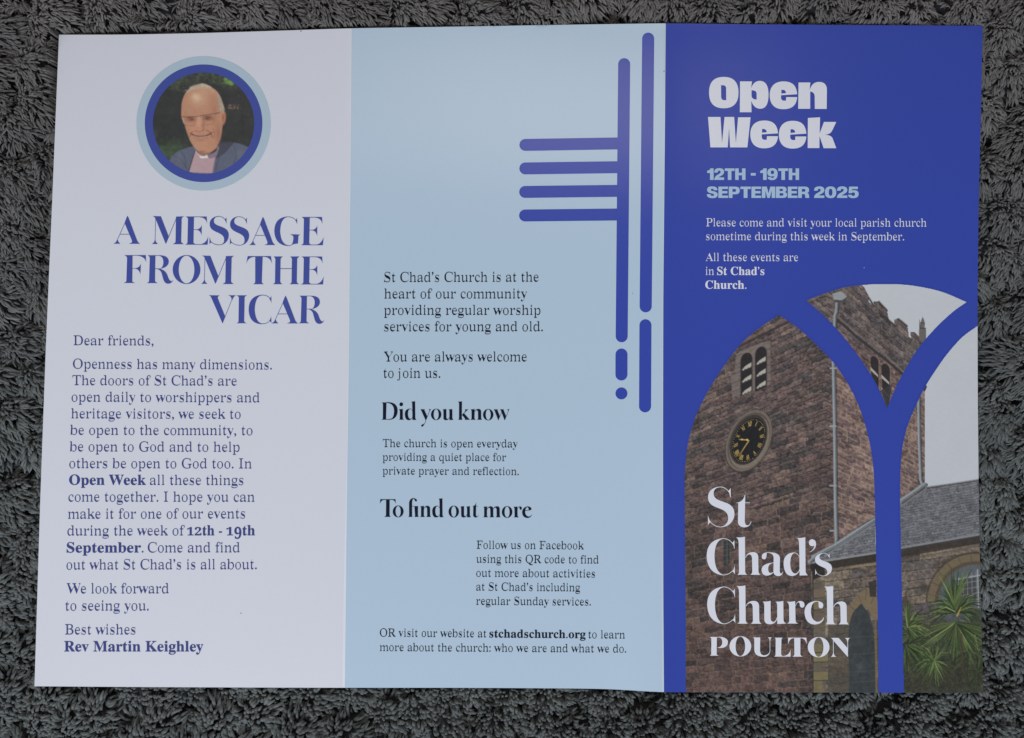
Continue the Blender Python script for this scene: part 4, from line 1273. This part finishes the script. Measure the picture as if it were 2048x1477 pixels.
# keep only what the three printed windows show (and what lies on the sheet)
shr = [np.array(w) for w in (WIN_A, WIN_B, WIN_C)]


def keep_church(cx, cy):
    k = np.zeros(cx.shape, bool)
    for w in shr:
        k |= p.inside(w, cx, cy)
    return k & (cx < interp(cy, EDGE_X[3]) + 0.55) & (cy < interp(cx, BOT_S) + 0.55)


p.to_mesh(keep_church, 'church_picture', panels[2], 4e-5, 'printed colour picture of a brown stone church tower with clock', clamp=True)
# crisp printed rims of the three windows
for w in (WIN_A, WIN_B, WIN_C):
    P = np.array(w)
    n = len(P)
    cen = P.mean(0)
    ar = 0.5 * np.sum(P[:, 0] * np.roll(P[:, 1], -1) - np.roll(P[:, 0], -1) * P[:, 1])
    sg = 1 if ar > 0 else -1
    e = np.roll(P, -1, 0) - P
    e /= np.linalg.norm(e, axis=1)[:, None] + 1e-9
    nn = np.c_[e[:, 1], -e[:, 0]] * sg
    mn = nn + np.roll(nn, 1, 0)
    mn /= np.maximum(np.linalg.norm(mn, axis=1)[:, None], 0.35)
    ink = Ink(6e-5)
    A = P + mn * 2.6
    B = P - mn * 0.1
    run = []
    for i in range(n + 1):
        q = P[i % n]
        ok = q[1] < 1386 and q[0] < interp(q[1], EDGE_X[3]) - 3.5
        if ok:
            run.append(i % n)
        if (not ok or i == n) and len(run) > 1:
            ink.strip(A[run], B[run])
        if not ok:
            run = []
    ink.build('tracery_rim', M_BLUE, panels[2])

# ------------------------------------------------------------------ portrait of the vicar
q_ = Paint(300, 141, 514, 353, 1.0)
p = q_
X, Y = p.X, p.Y
m1, m2, m3 = vnoise(X, Y, 22, 41), vnoise(X, Y, 6, 42), vnoise(X, Y, 2.4, 43, 2)
z = lambda x, y: (260 + x / 5.093, 100 + y / 5.093)
ZP = lambda L: [z(a, b) for a, b in L]
p.img[:] = np.array((54, 56, 55)) + m1[..., None] * 5
gm = np.clip((Y - 262 + m1 * 22) / 30, 0, 1) * np.clip((345 - X) / 30 + 1.2, 0, 1)
p.img += (gm * (1 + 0.6 * m2))[..., None] * np.array((10, 26, 6))
gm = np.clip((178 - Y + m1 * 16) / 20, 0, 1) * np.clip(m2 + 0.5, 0, 1)
p.img += gm[..., None] * np.array((22, 34, 10))
rp = random.Random(3)
for k in range(40):
    x, y = z(rp.uniform(390, 560), rp.uniform(310, 420))
    p.blob(x, y, rp.uniform(1, 4), rp.uniform(.8, 2), (98, 122, 66), rp.uniform(.15, .6), .8, rp.uniform(-1, 1))
for k in range(40):
    x, y = z(rp.uniform(840, 1000), rp.uniform(255, 350))
    p.blob(x, y, rp.uniform(1, 5), rp.uniform(1, 3), (84, 112, 58), rp.uniform(.15, .5), .8, rp.uniform(-1, 1))
for (a, b, c, d) in [(1010, 330, 60, 34), (1035, 350, 30, 18), (975, 300, 30, 20)]:
    x, y = z(a, b)
    p.blob(x, y, c / 5.1, d / 5.1, (118, 172, 72), .85, .7)
for k in range(60):
    x, y = z(rp.uniform(1000, 1110), rp.uniform(555, 605))
    p.blob(x, y, rp.uniform(.6, 1.8), rp.uniform(.6, 1.5), (196, 142, 108), rp.uniform(.3, .8), .7)
for k in range(60):
    x, y = z(rp.uniform(1100, 1240), rp.uniform(400, 760))
    p.blob(x, y, rp.uniform(.5, 1.5), rp.uniform(.5, 1.2), (150, 140, 120), rp.uniform(.1, .5), .7)
for k in range(120):
    x, y = z(rp.uniform(240, 600), rp.uniform(870, 1110))
    p.blob(x, y, rp.uniform(.5, 2.5), rp.uniform(.5, 1.3), (92, 126, 80), rp.uniform(.1, .5), .7)
# jacket and shirt
p.poly(bez(ZP([(395, 1150), (430, 1080), (520, 1020), (640, 985), (680, 1000)]), 4) + ZP([(760, 1080), (880, 1040)]) + bez(ZP([(915, 960), (1060, 945), (1200, 990), (1290, 1060)]), 4) + ZP([(1290, 1330), (380, 1330)]), (92, 100, 122))
s, m = p.mask(ZP([(380, 940), (1300, 930), (1300, 1330), (380, 1330)]))
p.poly(ZP([(900, 940), (1010, 930), (1060, 950), (960, 1060), (880, 1110), (870, 1060)]), (64, 66, 80), .8)
p.poly(ZP([(660, 1030), (720, 1070), (800, 1090), (880, 1040), (865, 1140), (845, 1260), (600, 1250), (625, 1150)]), (182, 150, 160))
p.line(ZP([(662, 1030), (625, 1150), (598, 1245)]), 1.6, (64, 52, 66))
p.line(ZP([(880, 1060), (860, 1150), (842, 1250)]), 1.2, (120, 104, 124))
p.poly(ZP([(780, 1090), (880, 1030), (900, 970), (910, 1000), (880, 1090), (820, 1110)]), (134, 118, 138))
p.poly(ZP([(760, 1240), (600, 1250), (640, 1160)]), (190, 158, 166), .3)
# neck, head
p.poly(ZP([(670, 1010), (900, 930), (890, 1000), (800, 1070), (730, 1085)]), (158, 110, 88))
p.poly(bez(ZP([(522, 640), (528, 540), (560, 450), (620, 385), (735, 348), (830, 380), (900, 440), (945, 540), (958, 620), (945, 760), (930, 870), (900, 960), (840, 1030), (760, 1052), (690, 1030), (630, 960), (585, 860), (552, 750), (525, 690), (522, 640)]), 5), (192, 138, 108))
p.blob(*z(955, 695), 26 / 5.1, 85 / 5.1, (186, 120, 92), 1, .35, 0.08)
p.blob(*z(950, 690), 12 / 5.1, 45 / 5.1, (142, 88, 70), .7, .8)
# light and dark of the printed face
p.blob(*z(690, 500), 120 / 5.1, 110 / 5.1, (214, 176, 142), .8, 1.0)
p.blob(*z(670, 480), 60 / 5.1, 55 / 5.1, (224, 198, 164), .75, 1.0)
p.blob(*z(860, 620), 70 / 5.1, 190 / 5.1, (176, 122, 96), .75, 1.0)
p.blob(*z(900, 850), 45 / 5.1, 150 / 5.1, (160, 104, 82), .7, 1.0)
p.blob(*z(560, 640), 40 / 5.1, 130 / 5.1, (180, 124, 96), .5, 1.0)
p.blob(*z(640, 810), 70 / 5.1, 60 / 5.1, (206, 142, 112), .7, 1.0)
p.blob(*z(800, 820), 60 / 5.1, 70 / 5.1, (202, 140, 112), .6, 1.0)
p.blob(*z(730, 970), 90 / 5.1, 70 / 5.1, (200, 142, 114), .8, 1.0)
p.blob(*z(730, 1040), 70 / 5.1, 20 / 5.1, (140, 92, 74), .6, 1.0)
# hair
p.poly(bez(ZP([(560, 450), (600, 400), (640, 378), (735, 342), (810, 366), (830, 384), (760, 400), (700, 396), (640, 410), (600, 430), (560, 450)]), 4), (186, 170, 148), .85)
p.poly(bez(ZP([(870, 420), (920, 480), (958, 580), (962, 620), (925, 625), (905, 560), (890, 480), (870, 420)]), 4), (170, 156, 138), .9)
p.blob(*z(915, 560), 22 / 5.1, 80 / 5.1, (150, 140, 126), .6, .9, -0.1)
# brows, glasses, eyes
p.blob(*z(620, 715), 66 / 5.1, 42 / 5.1, (166, 106, 80), .8, .8)
p.blob(*z(800, 705), 74 / 5.1, 44 / 5.1, (170, 110, 84), .8, .8)
p.blob(*z(615, 690), 56 / 5.1, 14 / 5.1, (112, 76, 62), .75, .9)
p.blob(*z(790, 682), 62 / 5.1, 14 / 5.1, (112, 76, 62), .75, .9)
p.blob(*z(632, 712), 26 / 5.1, 10 / 5.1, (70, 50, 46), .85, .9)
p.blob(*z(786, 704), 30 / 5.1, 10 / 5.1, (70, 50, 46), .85, .9)
p.blob(*z(625, 745), 40 / 5.1, 10 / 5.1, (196, 140, 112), .6, .9)
p.blob(*z(800, 738), 44 / 5.1, 10 / 5.1, (196, 140, 112), .6, .9)
p.blob(*z(750, 420), 130 / 5.1, 60 / 5.1, (206, 164, 134), .55, 1.0)
for k in range(26):
    x, y = z(rp.uniform(560, 900), rp.uniform(420, 1000))
    p.blob(x, y, rp.uniform(1.5, 5), rp.uniform(1, 3), rp.choice([(206, 150, 122), (170, 112, 88), (186, 118, 96)]), rp.uniform(.08, .25), 1.0)
p.line(ZP([(528, 682), (600, 684), (690, 678), (745, 668), (880, 648), (915, 640)]), 1.5, (96, 70, 60), .75)
p.line(ZP([(560, 690), (572, 770), (650, 775), (672, 690)]), 1.0, (128, 92, 76), .6)
p.line(ZP([(745, 680), (760, 765), (850, 755), (872, 660)]), 1.0, (128, 92, 76), .6)
p.line(ZP([(535, 700), (548, 748)]), 1.6, (196, 190, 176), .8)
# nose, mouth
p.blob(*z(702, 750), 32 / 5.1, 80 / 5.1, (216, 160, 128), .8, .9)
p.blob(*z(700, 810), 44 / 5.1, 30 / 5.1, (204, 136, 108), .9, .8)
p.line(ZP([(660, 825), (700, 838), (745, 822)]), 1.3, (138, 84, 68), .7)
p.line(ZP([(745, 700), (750, 780)]), 1.4, (150, 98, 76), .5)
p.poly(bez(ZP([(615, 850), (660, 866), (720, 872), (790, 862), (838, 846), (790, 890), (720, 902), (660, 888), (615, 850)]), 4), (202, 152, 134), .95)
p.line(bez(ZP([(612, 848), (655, 870), (720, 880), (790, 868), (842, 840)]), 4), 1.5, (116, 66, 56), .9)
p.line(bez(ZP([(650, 890), (720, 908), (790, 892)]), 4), 1.2, (150, 96, 80), .7)
p.line(bez(ZP([(600, 800), (590, 850), (605, 890)]), 4), 1.1, (160, 104, 82), .5)
p.line(bez(ZP([(842, 800), (862, 850), (850, 910)]), 4), 1.3, (146, 92, 74), .6)
# collar
p.poly(ZP([(706, 1078), (760, 1085), (785, 1068), (798, 1104), (770, 1102), (745, 1108), (714, 1102)]), (222, 220, 220))
p.line(ZP([(668, 1030), (690, 1060), (712, 1085)]), 1.6, (196, 190, 196), .9)
def blur(im, sg):
    r = int(3 * sg + 1)
    k = np.exp(-0.5 * (np.arange(-r, r + 1) / sg) ** 2)
    k /= k.sum()
    for ax in (0, 1):
        pad = [(r, r) if a == ax else (0, 0) for a in range(3)]
        q = np.pad(im, pad, 'edge')
        im = sum(k[i] * np.take(q, np.arange(i, i + im.shape[ax]), ax) for i in range(2 * r + 1))
    return im


p.blob(*z(618, 705), 62 / 5.1, 30 / 5.1, (120, 76, 62), .55, .9)
p.blob(*z(795, 695), 70 / 5.1, 32 / 5.1, (116, 72, 60), .55, .9)
p.blob(*z(700, 700), 16 / 5.1, 40 / 5.1, (214, 160, 130), .6, .9)
p.line(bez(ZP([(735, 760), (752, 800), (740, 825)]), 4), 1.6, (140, 88, 70), .5)
p.line(bez(ZP([(640, 830), (618, 860), (612, 885)]), 4), 1.6, (140, 88, 72), .6)
p.line(bez(ZP([(775, 815), (825, 850), (835, 890)]), 4), 1.8, (138, 84, 68), .6)
p.line(bez(ZP([(628, 862), (700, 886), (780, 874), (825, 855)]), 4), 2.0, (96, 52, 46), .75)
p.line(bez(ZP([(650, 872), (705, 887), (775, 876)]), 4), 1.0, (214, 190, 170), .5)
p.blob(*z(720, 925), 60 / 5.1, 12 / 5.1, (158, 102, 82), .6, .9)
for k in range(50):
    t = rp.random()
    x, y = z(560 + 290 * t, 425 - 80 * math.sin(math.pi * (t * .9 + .05)) + rp.uniform(-6, 14))
    p.line([(x, y), (x + rp.uniform(-3, 3), y + rp.uniform(1, 4))], .9, rp.choice([(206, 196, 178), (180, 164, 142), (222, 214, 200)]), .6)
for k in range(50):
    x, y = z(rp.uniform(895, 955), 0)[0], z(0, rp.uniform(460, 640))[1]
    if p.inside(ZP([(885, 440), (925, 470), (962, 600), (955, 640), (920, 640)]), np.array([x]), np.array([y]))[0]:
        p.line([(x, y), (x + rp.uniform(-.5, 1.5), y + rp.uniform(2, 5))], .9, rp.choice([(196, 188, 172), (150, 140, 124), (176, 166, 150)]), .6)
# folds of the jacket
for L_ in ([(450, 1080), (520, 1120), (590, 1230)], [(940, 1010), (900, 1120), (870, 1240)], [(1060, 980), (1080, 1080), (1040, 1200)], [(520, 1040), (560, 1100), (570, 1200)]):
    p.line(bez(ZP(L_), 4), 2.2, (72, 78, 98), .55)
p.blob(*z(1120, 1060), 60 / 5.1, 70 / 5.1, (112, 118, 136), .5, 1.0)
p.blob(*z(500, 1100), 50 / 5.1, 60 / 5.1, (106, 112, 132), .5, 1.0)
gy = p.img.mean(-1, keepdims=True)
p.img = p.img * 0.86 + gy * 0.14
p.img = blur(p.img, 0.75)
p.img += (m3 * 3.5 + m2 * 3 + m1 * 3)[..., None]
p.to_mesh(lambda cx, cy: np.hypot(cx - 407.3, cy - 247) < 103.2, 'portrait_picture', panels[0], 3e-5, 'round printed portrait of a smiling white-haired man in glasses and grey jacket')


def ring(name, cx, cy, r0, r1, mat, lift):
    ink = Ink(lift)
    a = np.linspace(0, 2 * math.pi, 121)[:-1]
    for ra, rb in ((r0, (r0 + r1) / 2), ((r0 + r1) / 2, r1)):
        ink.strip(np.c_[cx + ra * np.cos(a), cy + ra * np.sin(a)], np.c_[cx + rb * np.cos(a), cy + rb * np.sin(a)], closed=True)
    return ink.build(name, mat, panels[0])


ring('portrait_ring', 407.3, 247.1, 101.3, 117.6, M_BLUET, 6e-5)['label'] = 'royal blue ring around the portrait'
ring('portrait_ring', 407.2, 247.3, 117.5, 134.4, M_RING, 4e-5)['label'] = 'pale blue outer ring around the portrait'

# small specks of dirt on the print
for (cx, cy, r, pn) in [(482, 1227, 1.1, 0), (602, 63, 1.3, 0), (1328, 143, 1.4, 1), (1265, 587, 0.9, 1), (1728, 536, 0.9, 2)]:
    ink = Ink(9e-5)
    ink.fill([[(cx + r * math.cos(t) * (1 + .3 * math.sin(3 * t)), cy + r * math.sin(t)) for t in np.linspace(0, 2 * math.pi, 9)[:-1]]])
    ink.build('speck', M_RING if pn == 2 else M_SPECK, panels[pn])
# ------------------------------------------------------------------ carpet
def mat_pile():
    m = bpy.data.materials.new('grey_fleece')
    m.use_nodes = True
    nt = m.node_tree
    b = nt.nodes['Principled BSDF']
    b.inputs['Roughness'].default_value = 0.55
    b.inputs['Specular IOR Level'].default_value = 0.35
    b.inputs['Sheen Weight'].default_value = 0.25
    b.inputs['Sheen Roughness'].default_value = 0.4
    at = nt.nodes.new('ShaderNodeAttribute')
    at.attribute_name = 'tone'
    nt.links.new(at.outputs['Color'], b.inputs['Base Color'])
    return m


M_PILE = mat_pile()
mb = bpy.data.materials.new('carpet_backing')
mb.use_nodes = True
b_ = mb.node_tree.nodes['Principled BSDF']
b_.inputs['Roughness'].default_value = 0.9
nz = mb.node_tree.nodes.new('ShaderNodeTexNoise')
nz.inputs['Scale'].default_value = 400
cr = mb.node_tree.nodes.new('ShaderNodeValToRGB')
cr.color_ramp.elements[0].color = (0.025, 0.025, 0.026, 1)
cr.color_ramp.elements[1].color = (0.06, 0.06, 0.062, 1)
mb.node_tree.links.new(nz.outputs['Fac'], cr.inputs['Fac'])
mb.node_tree.links.new(cr.outputs['Color'], b_.inputs['Base Color'])

GX, GY = 0.25, 0.205
TOPZ = -0.0022                      # crest of the tufts under the paper
rg = np.random.default_rng(77)
# tuft centres on a jittered grid
sp = 0.0122
tx, ty = np.meshgrid(np.arange(-GX, GX, sp), np.arange(-GY, GY, sp * 0.9))
tx = tx + (np.arange(tx.shape[0]) % 2)[:, None] * sp / 2
TC = np.c_[tx.ravel(), ty.ravel()] + rg.normal(0, sp * 0.23, (tx.size, 2))
TR = rg.uniform(0.85, 1.25, len(TC)) * sp * 0.62
TT = rg.uniform(0.86, 1.12, len(TC))
TL = rg.normal(0, 0.25, len(TC))
CELL = 0.02
hsh = {}
for i, (x, y) in enumerate(TC):
    hsh.setdefault((int(math.floor(x / CELL)), int(math.floor(y / CELL))), []).append(i)


def nearest_tuft(P):
    out = np.zeros(len(P), int)
    d1 = np.zeros(len(P))
    kx = np.floor(P / CELL).astype(int)
    key = kx[:, 0] * 10000 + kx[:, 1]
    for k in np.unique(key):
        m = np.where(key == k)[0]
        a, b = kx[m[0]]
        cand = [i for da in (-1, 0, 1) for db in (-1, 0, 1) for i in hsh.get((a + da, b + db), [])]
        if not cand:
            continue
        cand = np.array(cand)
        D = np.hypot(P[m, None, 0] - TC[None, cand, 0], P[m, None, 1] - TC[None, cand, 1])
        j = D.argmin(1)
        out[m] = cand[j]
        d1[m] = D[np.arange(len(m)), j]
    return out, d1


# carpet base sheet with a low hump under every tuft
nx, ny = 200, 164
bx_, by_ = np.meshgrid(np.linspace(-GX, GX, nx), np.linspace(-GY, GY, ny))
P = np.c_[bx_.ravel(), by_.ravel()]
ti, td = nearest_tuft(P)
hz = TOPZ - 0.0088 + 0.004 * np.clip(1 - (td / (sp * 0.62)) ** 2, 0, 1)
idx = np.arange(nx * ny).reshape(ny, nx)
F = np.stack([idx[:-1, :-1].ravel(), idx[:-1, 1:].ravel(), idx[1:, 1:].ravel(), idx[1:, :-1].ravel()], 1)
carpet = newmesh('carpet', np.c_[P, hz], F, mb, smooth=True)
carpet['kind'] = 'structure'

corner = onsheet(np.array([118., 1965, 1967, 69]), np.array([70., 52, 1386, 1373]))
x_lo, x_hi = corner[:, 0].min(), corner[:, 0].max()


def sheet_depth(P):
    """distance inside the leaflet outline (positive inside)"""
    q = corner[:, :2]
    d = np.full(len(P), 1e9)
    for i in range(4):
        a, b = q[i], q[(i + 1) % 4]
        e = (b - a) / np.linalg.norm(b - a)
        n = np.array([e[1], -e[0]])
        d = np.minimum(d, (P - a) @ n)
    return d


def pile(N, xr, yr):
    P = np.c_[rg.uniform(-xr, xr, N), rg.uniform(-yr, yr, N)]
    return P[sheet_depth(P) < 0.012]


inner = pile(235000, 0.186, 0.142)
keepf = 1 - 0.30 * np.clip((-inner[:, 1] - 0.02) / 0.08, 0, 1)
inner = inner[rg.random(len(inner)) < keepf]
outer = pile(70000, GX - 0.004, GY - 0.004)
outer = outer[(np.abs(outer[:, 0]) > 0.186) | (np.abs(outer[:, 1]) > 0.142)]
P = np.r_[inner, outer]
ti, td = nearest_tuft(P)
k_ = rg.random(len(P)) > 0.75 * np.clip((td / TR[ti] - 0.72) / 0.2, 0, 1)
P, ti, td = P[k_], ti[k_], td[k_]
N = len(P)
rel = P - TC[ti]
rn = td / TR[ti]
dome = np.clip(1 - (rn / 1.05) ** 2, 0, 1)
sd = sheet_depth(P)
# overall lie of the pile: swirls, a little towards lower right on the left side, upwards at the bottom
wx = vnoise(P[:, 0] * 1000 + 500, P[:, 1] * 1000 + 500, 55, 61, 2)
wy = vnoise(P[:, 0] * 1000 + 900, P[:, 1] * 1000 + 200, 55, 62, 2)
bl = np.clip((-P[:, 1] - 0.04) / 0.06, 0, 1) * np.clip((0.02 - P[:, 0]) / 0.08, 0, 1)
ang = -0.95 + 1.75 * bl + 1.0 * wx + TL[ti] - 0.7 * np.clip(P[:, 0] / 0.15, 0, 1)
flow = np.c_[np.cos(ang), np.sin(ang)] * (0.75 + 0.5 * wy)[:, None]
splay = rel / (td[:, None] + 1e-6) * np.clip(rn, 0, 1)[:, None]
standing = np.clip((-P[:, 1] - 0.06) / 0.05, 0, 1) * np.clip((P[:, 0] + 0.05) / 0.08, 0.25, 1)      # stands more upright at the lower right
dirh = flow * (0.85 - 0.60 * standing)[:, None] + splay * (0.95 + 0.25 * standing)[:, None] + rg.normal(0, 0.13, (N, 2))
L = rg.uniform(0.0028, 0.0044, N) * (1 - 0.08 * standing)
low = np.clip((-P[:, 1] + 0.03) / 0.12, 0, 1)
rad = rg.uniform(0.00025, 0.00038, N) * (1 + 0.48 * low)
z0 = TOPZ - 0.0084 + (0.0068 * dome) - 0.0016 * standing
rise = (0.0026 + 0.0008 * dome + rg.normal(0, 0.0004, N)) * (0.85 + 0.45 * standing)
press = np.clip(1 + sd / 0.006, 0, 1)               # pressed flat where the paper lies
rise = rise * (1 - 0.35 * press)
# sub-locks: neighbouring strands lean together
LS = 0.0024
lk = np.floor(P / LS).astype(int)
lh = (lk[:, 0] * 73856093 ^ lk[:, 1] * 19349663) % 100003
rl = np.random.default_rng(5)
LT = rl.uniform(0.15, 0.85, (100003, 2))
LA = rl.normal(0, 0.22, 100003)
LZ = rl.normal(0, 0.00035, 100003)
lock = (lk + LT[lh]) * LS - P
ca, sa = np.cos(LA[lh]), np.sin(LA[lh])
dirh = np.c_[dirh[:, 0] * ca - dirh[:, 1] * sa, dirh[:, 0] * sa + dirh[:, 1] * ca]
z0 = z0 + LZ[lh]
K = 5
t = np.linspace(0, 1, K)
hx = dirh / np.maximum(np.linalg.norm(dirh, axis=1), 1e-6)[:, None] * np.clip(np.linalg.norm(dirh, axis=1) * (1 - 0.28 * standing * np.clip(1.2 - rn, 0, 1)), 0.12, 1.15)[:, None]
perp = np.c_[-hx[:, 1], hx[:, 0]]
curl = rg.normal(0, 0.14, N)
pts = np.zeros((N, K, 3))
for k in range(K):
    s_ = t[k]
    h = hx * (L * (0.35 * s_ + 0.65 * s_ ** 1.5))[:, None] + perp * (L * curl * math.sin(s_ * 2.6))[:, None]
    pts[:, k, :2] = P + h + lock * (0.34 * s_)
    pts[:, k, 2] = z0 + rise * math.sin(s_ * 2.0) * 1.08 - 0.0006 * s_ * s_
# nothing may poke through the paper
C = pts.reshape(-1, 3)
dd = sheet_depth(C[:, :2])
lim = np.where(dd > -0.0012, -0.0008 - 0.0036 * np.clip((C[:, 1] - 0.06) / 0.04, 0, 1) - 0.004 * np.clip(1 - (C[:, 0] + 0.15) / 0.1, 0, 1) * np.clip((C[:, 1] - 0.0) / 0.1, 0, 1) - 0.0003, 1.0)
C[:, 2] = np.minimum(C[:, 2], lim - 0.0002)
pts = C.reshape(N, K, 3)
prof = np.array([0.7, 1.0, 1.1, 1.0, 0.42])
T = np.gradient(pts, axis=1)
T /= np.linalg.norm(T, axis=2)[..., None] + 1e-9
up = np.array([0, 0, 1.0])
A = np.cross(T, up)
A /= np.linalg.norm(A, axis=2)[..., None] + 1e-9
B = np.cross(A, T)
V = np.zeros((N, K, 3, 3))
for j, ph in enumerate((0.2, 2.94, 1.57)):
    V[:, :, j] = pts + (A * math.cos(ph) + B * math.sin(ph)) * (rad[:, None] * prof[None, :])[..., None]
V = V.reshape(-1, 3)
base = (np.arange(N) * K * 3)[:, None]
q = []
for k in range(K - 1):
    for j in ((1, 2), (2, 0)):
        a, b = k * 3 + j[0], k * 3 + j[1]
        q.append([a, b, b + 3, a + 3])
q = np.array(q)
Q = (base[:, :, None] + q[None]).reshape(-1, 4)
# skip the underside quads (1,2)-(2,0) stay: only three-sided strands
me = bpy.data.meshes.new('carpet_pile')
me.vertices.add(len(V))
me.vertices.foreach_set('co', V.ravel())
me.loops.add(Q.size)
me.loops.foreach_set('vertex_index', Q.ravel().astype(np.int32))
me.polygons.add(len(Q))
me.polygons.foreach_set('loop_start', np.arange(0, Q.size, 4, dtype=np.int32))
me.polygons.foreach_set('use_smooth', np.ones(len(Q), bool))
me.update(calc_edges=True)
tone = rg.normal(1.0, 0.13, N).clip(0.6, 1.5) * TT[ti]
big = 1 + 0.12 * vnoise(P[:, 0] * 1000 + 300, P[:, 1] * 1000 + 300, 30, 71, 2)
tone = tone * big
wm = np.clip((P[:, 1] + 0.02) / 0.14, 0, 1)  # warmer light towards the top, put into the strand colour
colv = np.c_[tone * (0.112 + 0.030 * wm), tone * (0.121 + 0.007 * wm), tone * (0.108 + 0.004 * wm), np.ones(N)]
tipf = np.array([0.75, 0.9, 1.0, 1.1, 1.2])
cv = np.repeat(colv[:, None, :], K * 3, 1)
cv = cv.reshape(-1, 4).astype(np.float32)
at = me.color_attributes.new('tone', 'FLOAT_COLOR', 'POINT')
at.data.foreach_set('color', cv.ravel())
me.materials.append(M_PILE)
pl = bpy.data.objects.new('carpet_pile', me)
COL.objects.link(pl)
pl['kind'] = 'stuff'
print('pile strands', N, 'tris', len(Q) * 2)
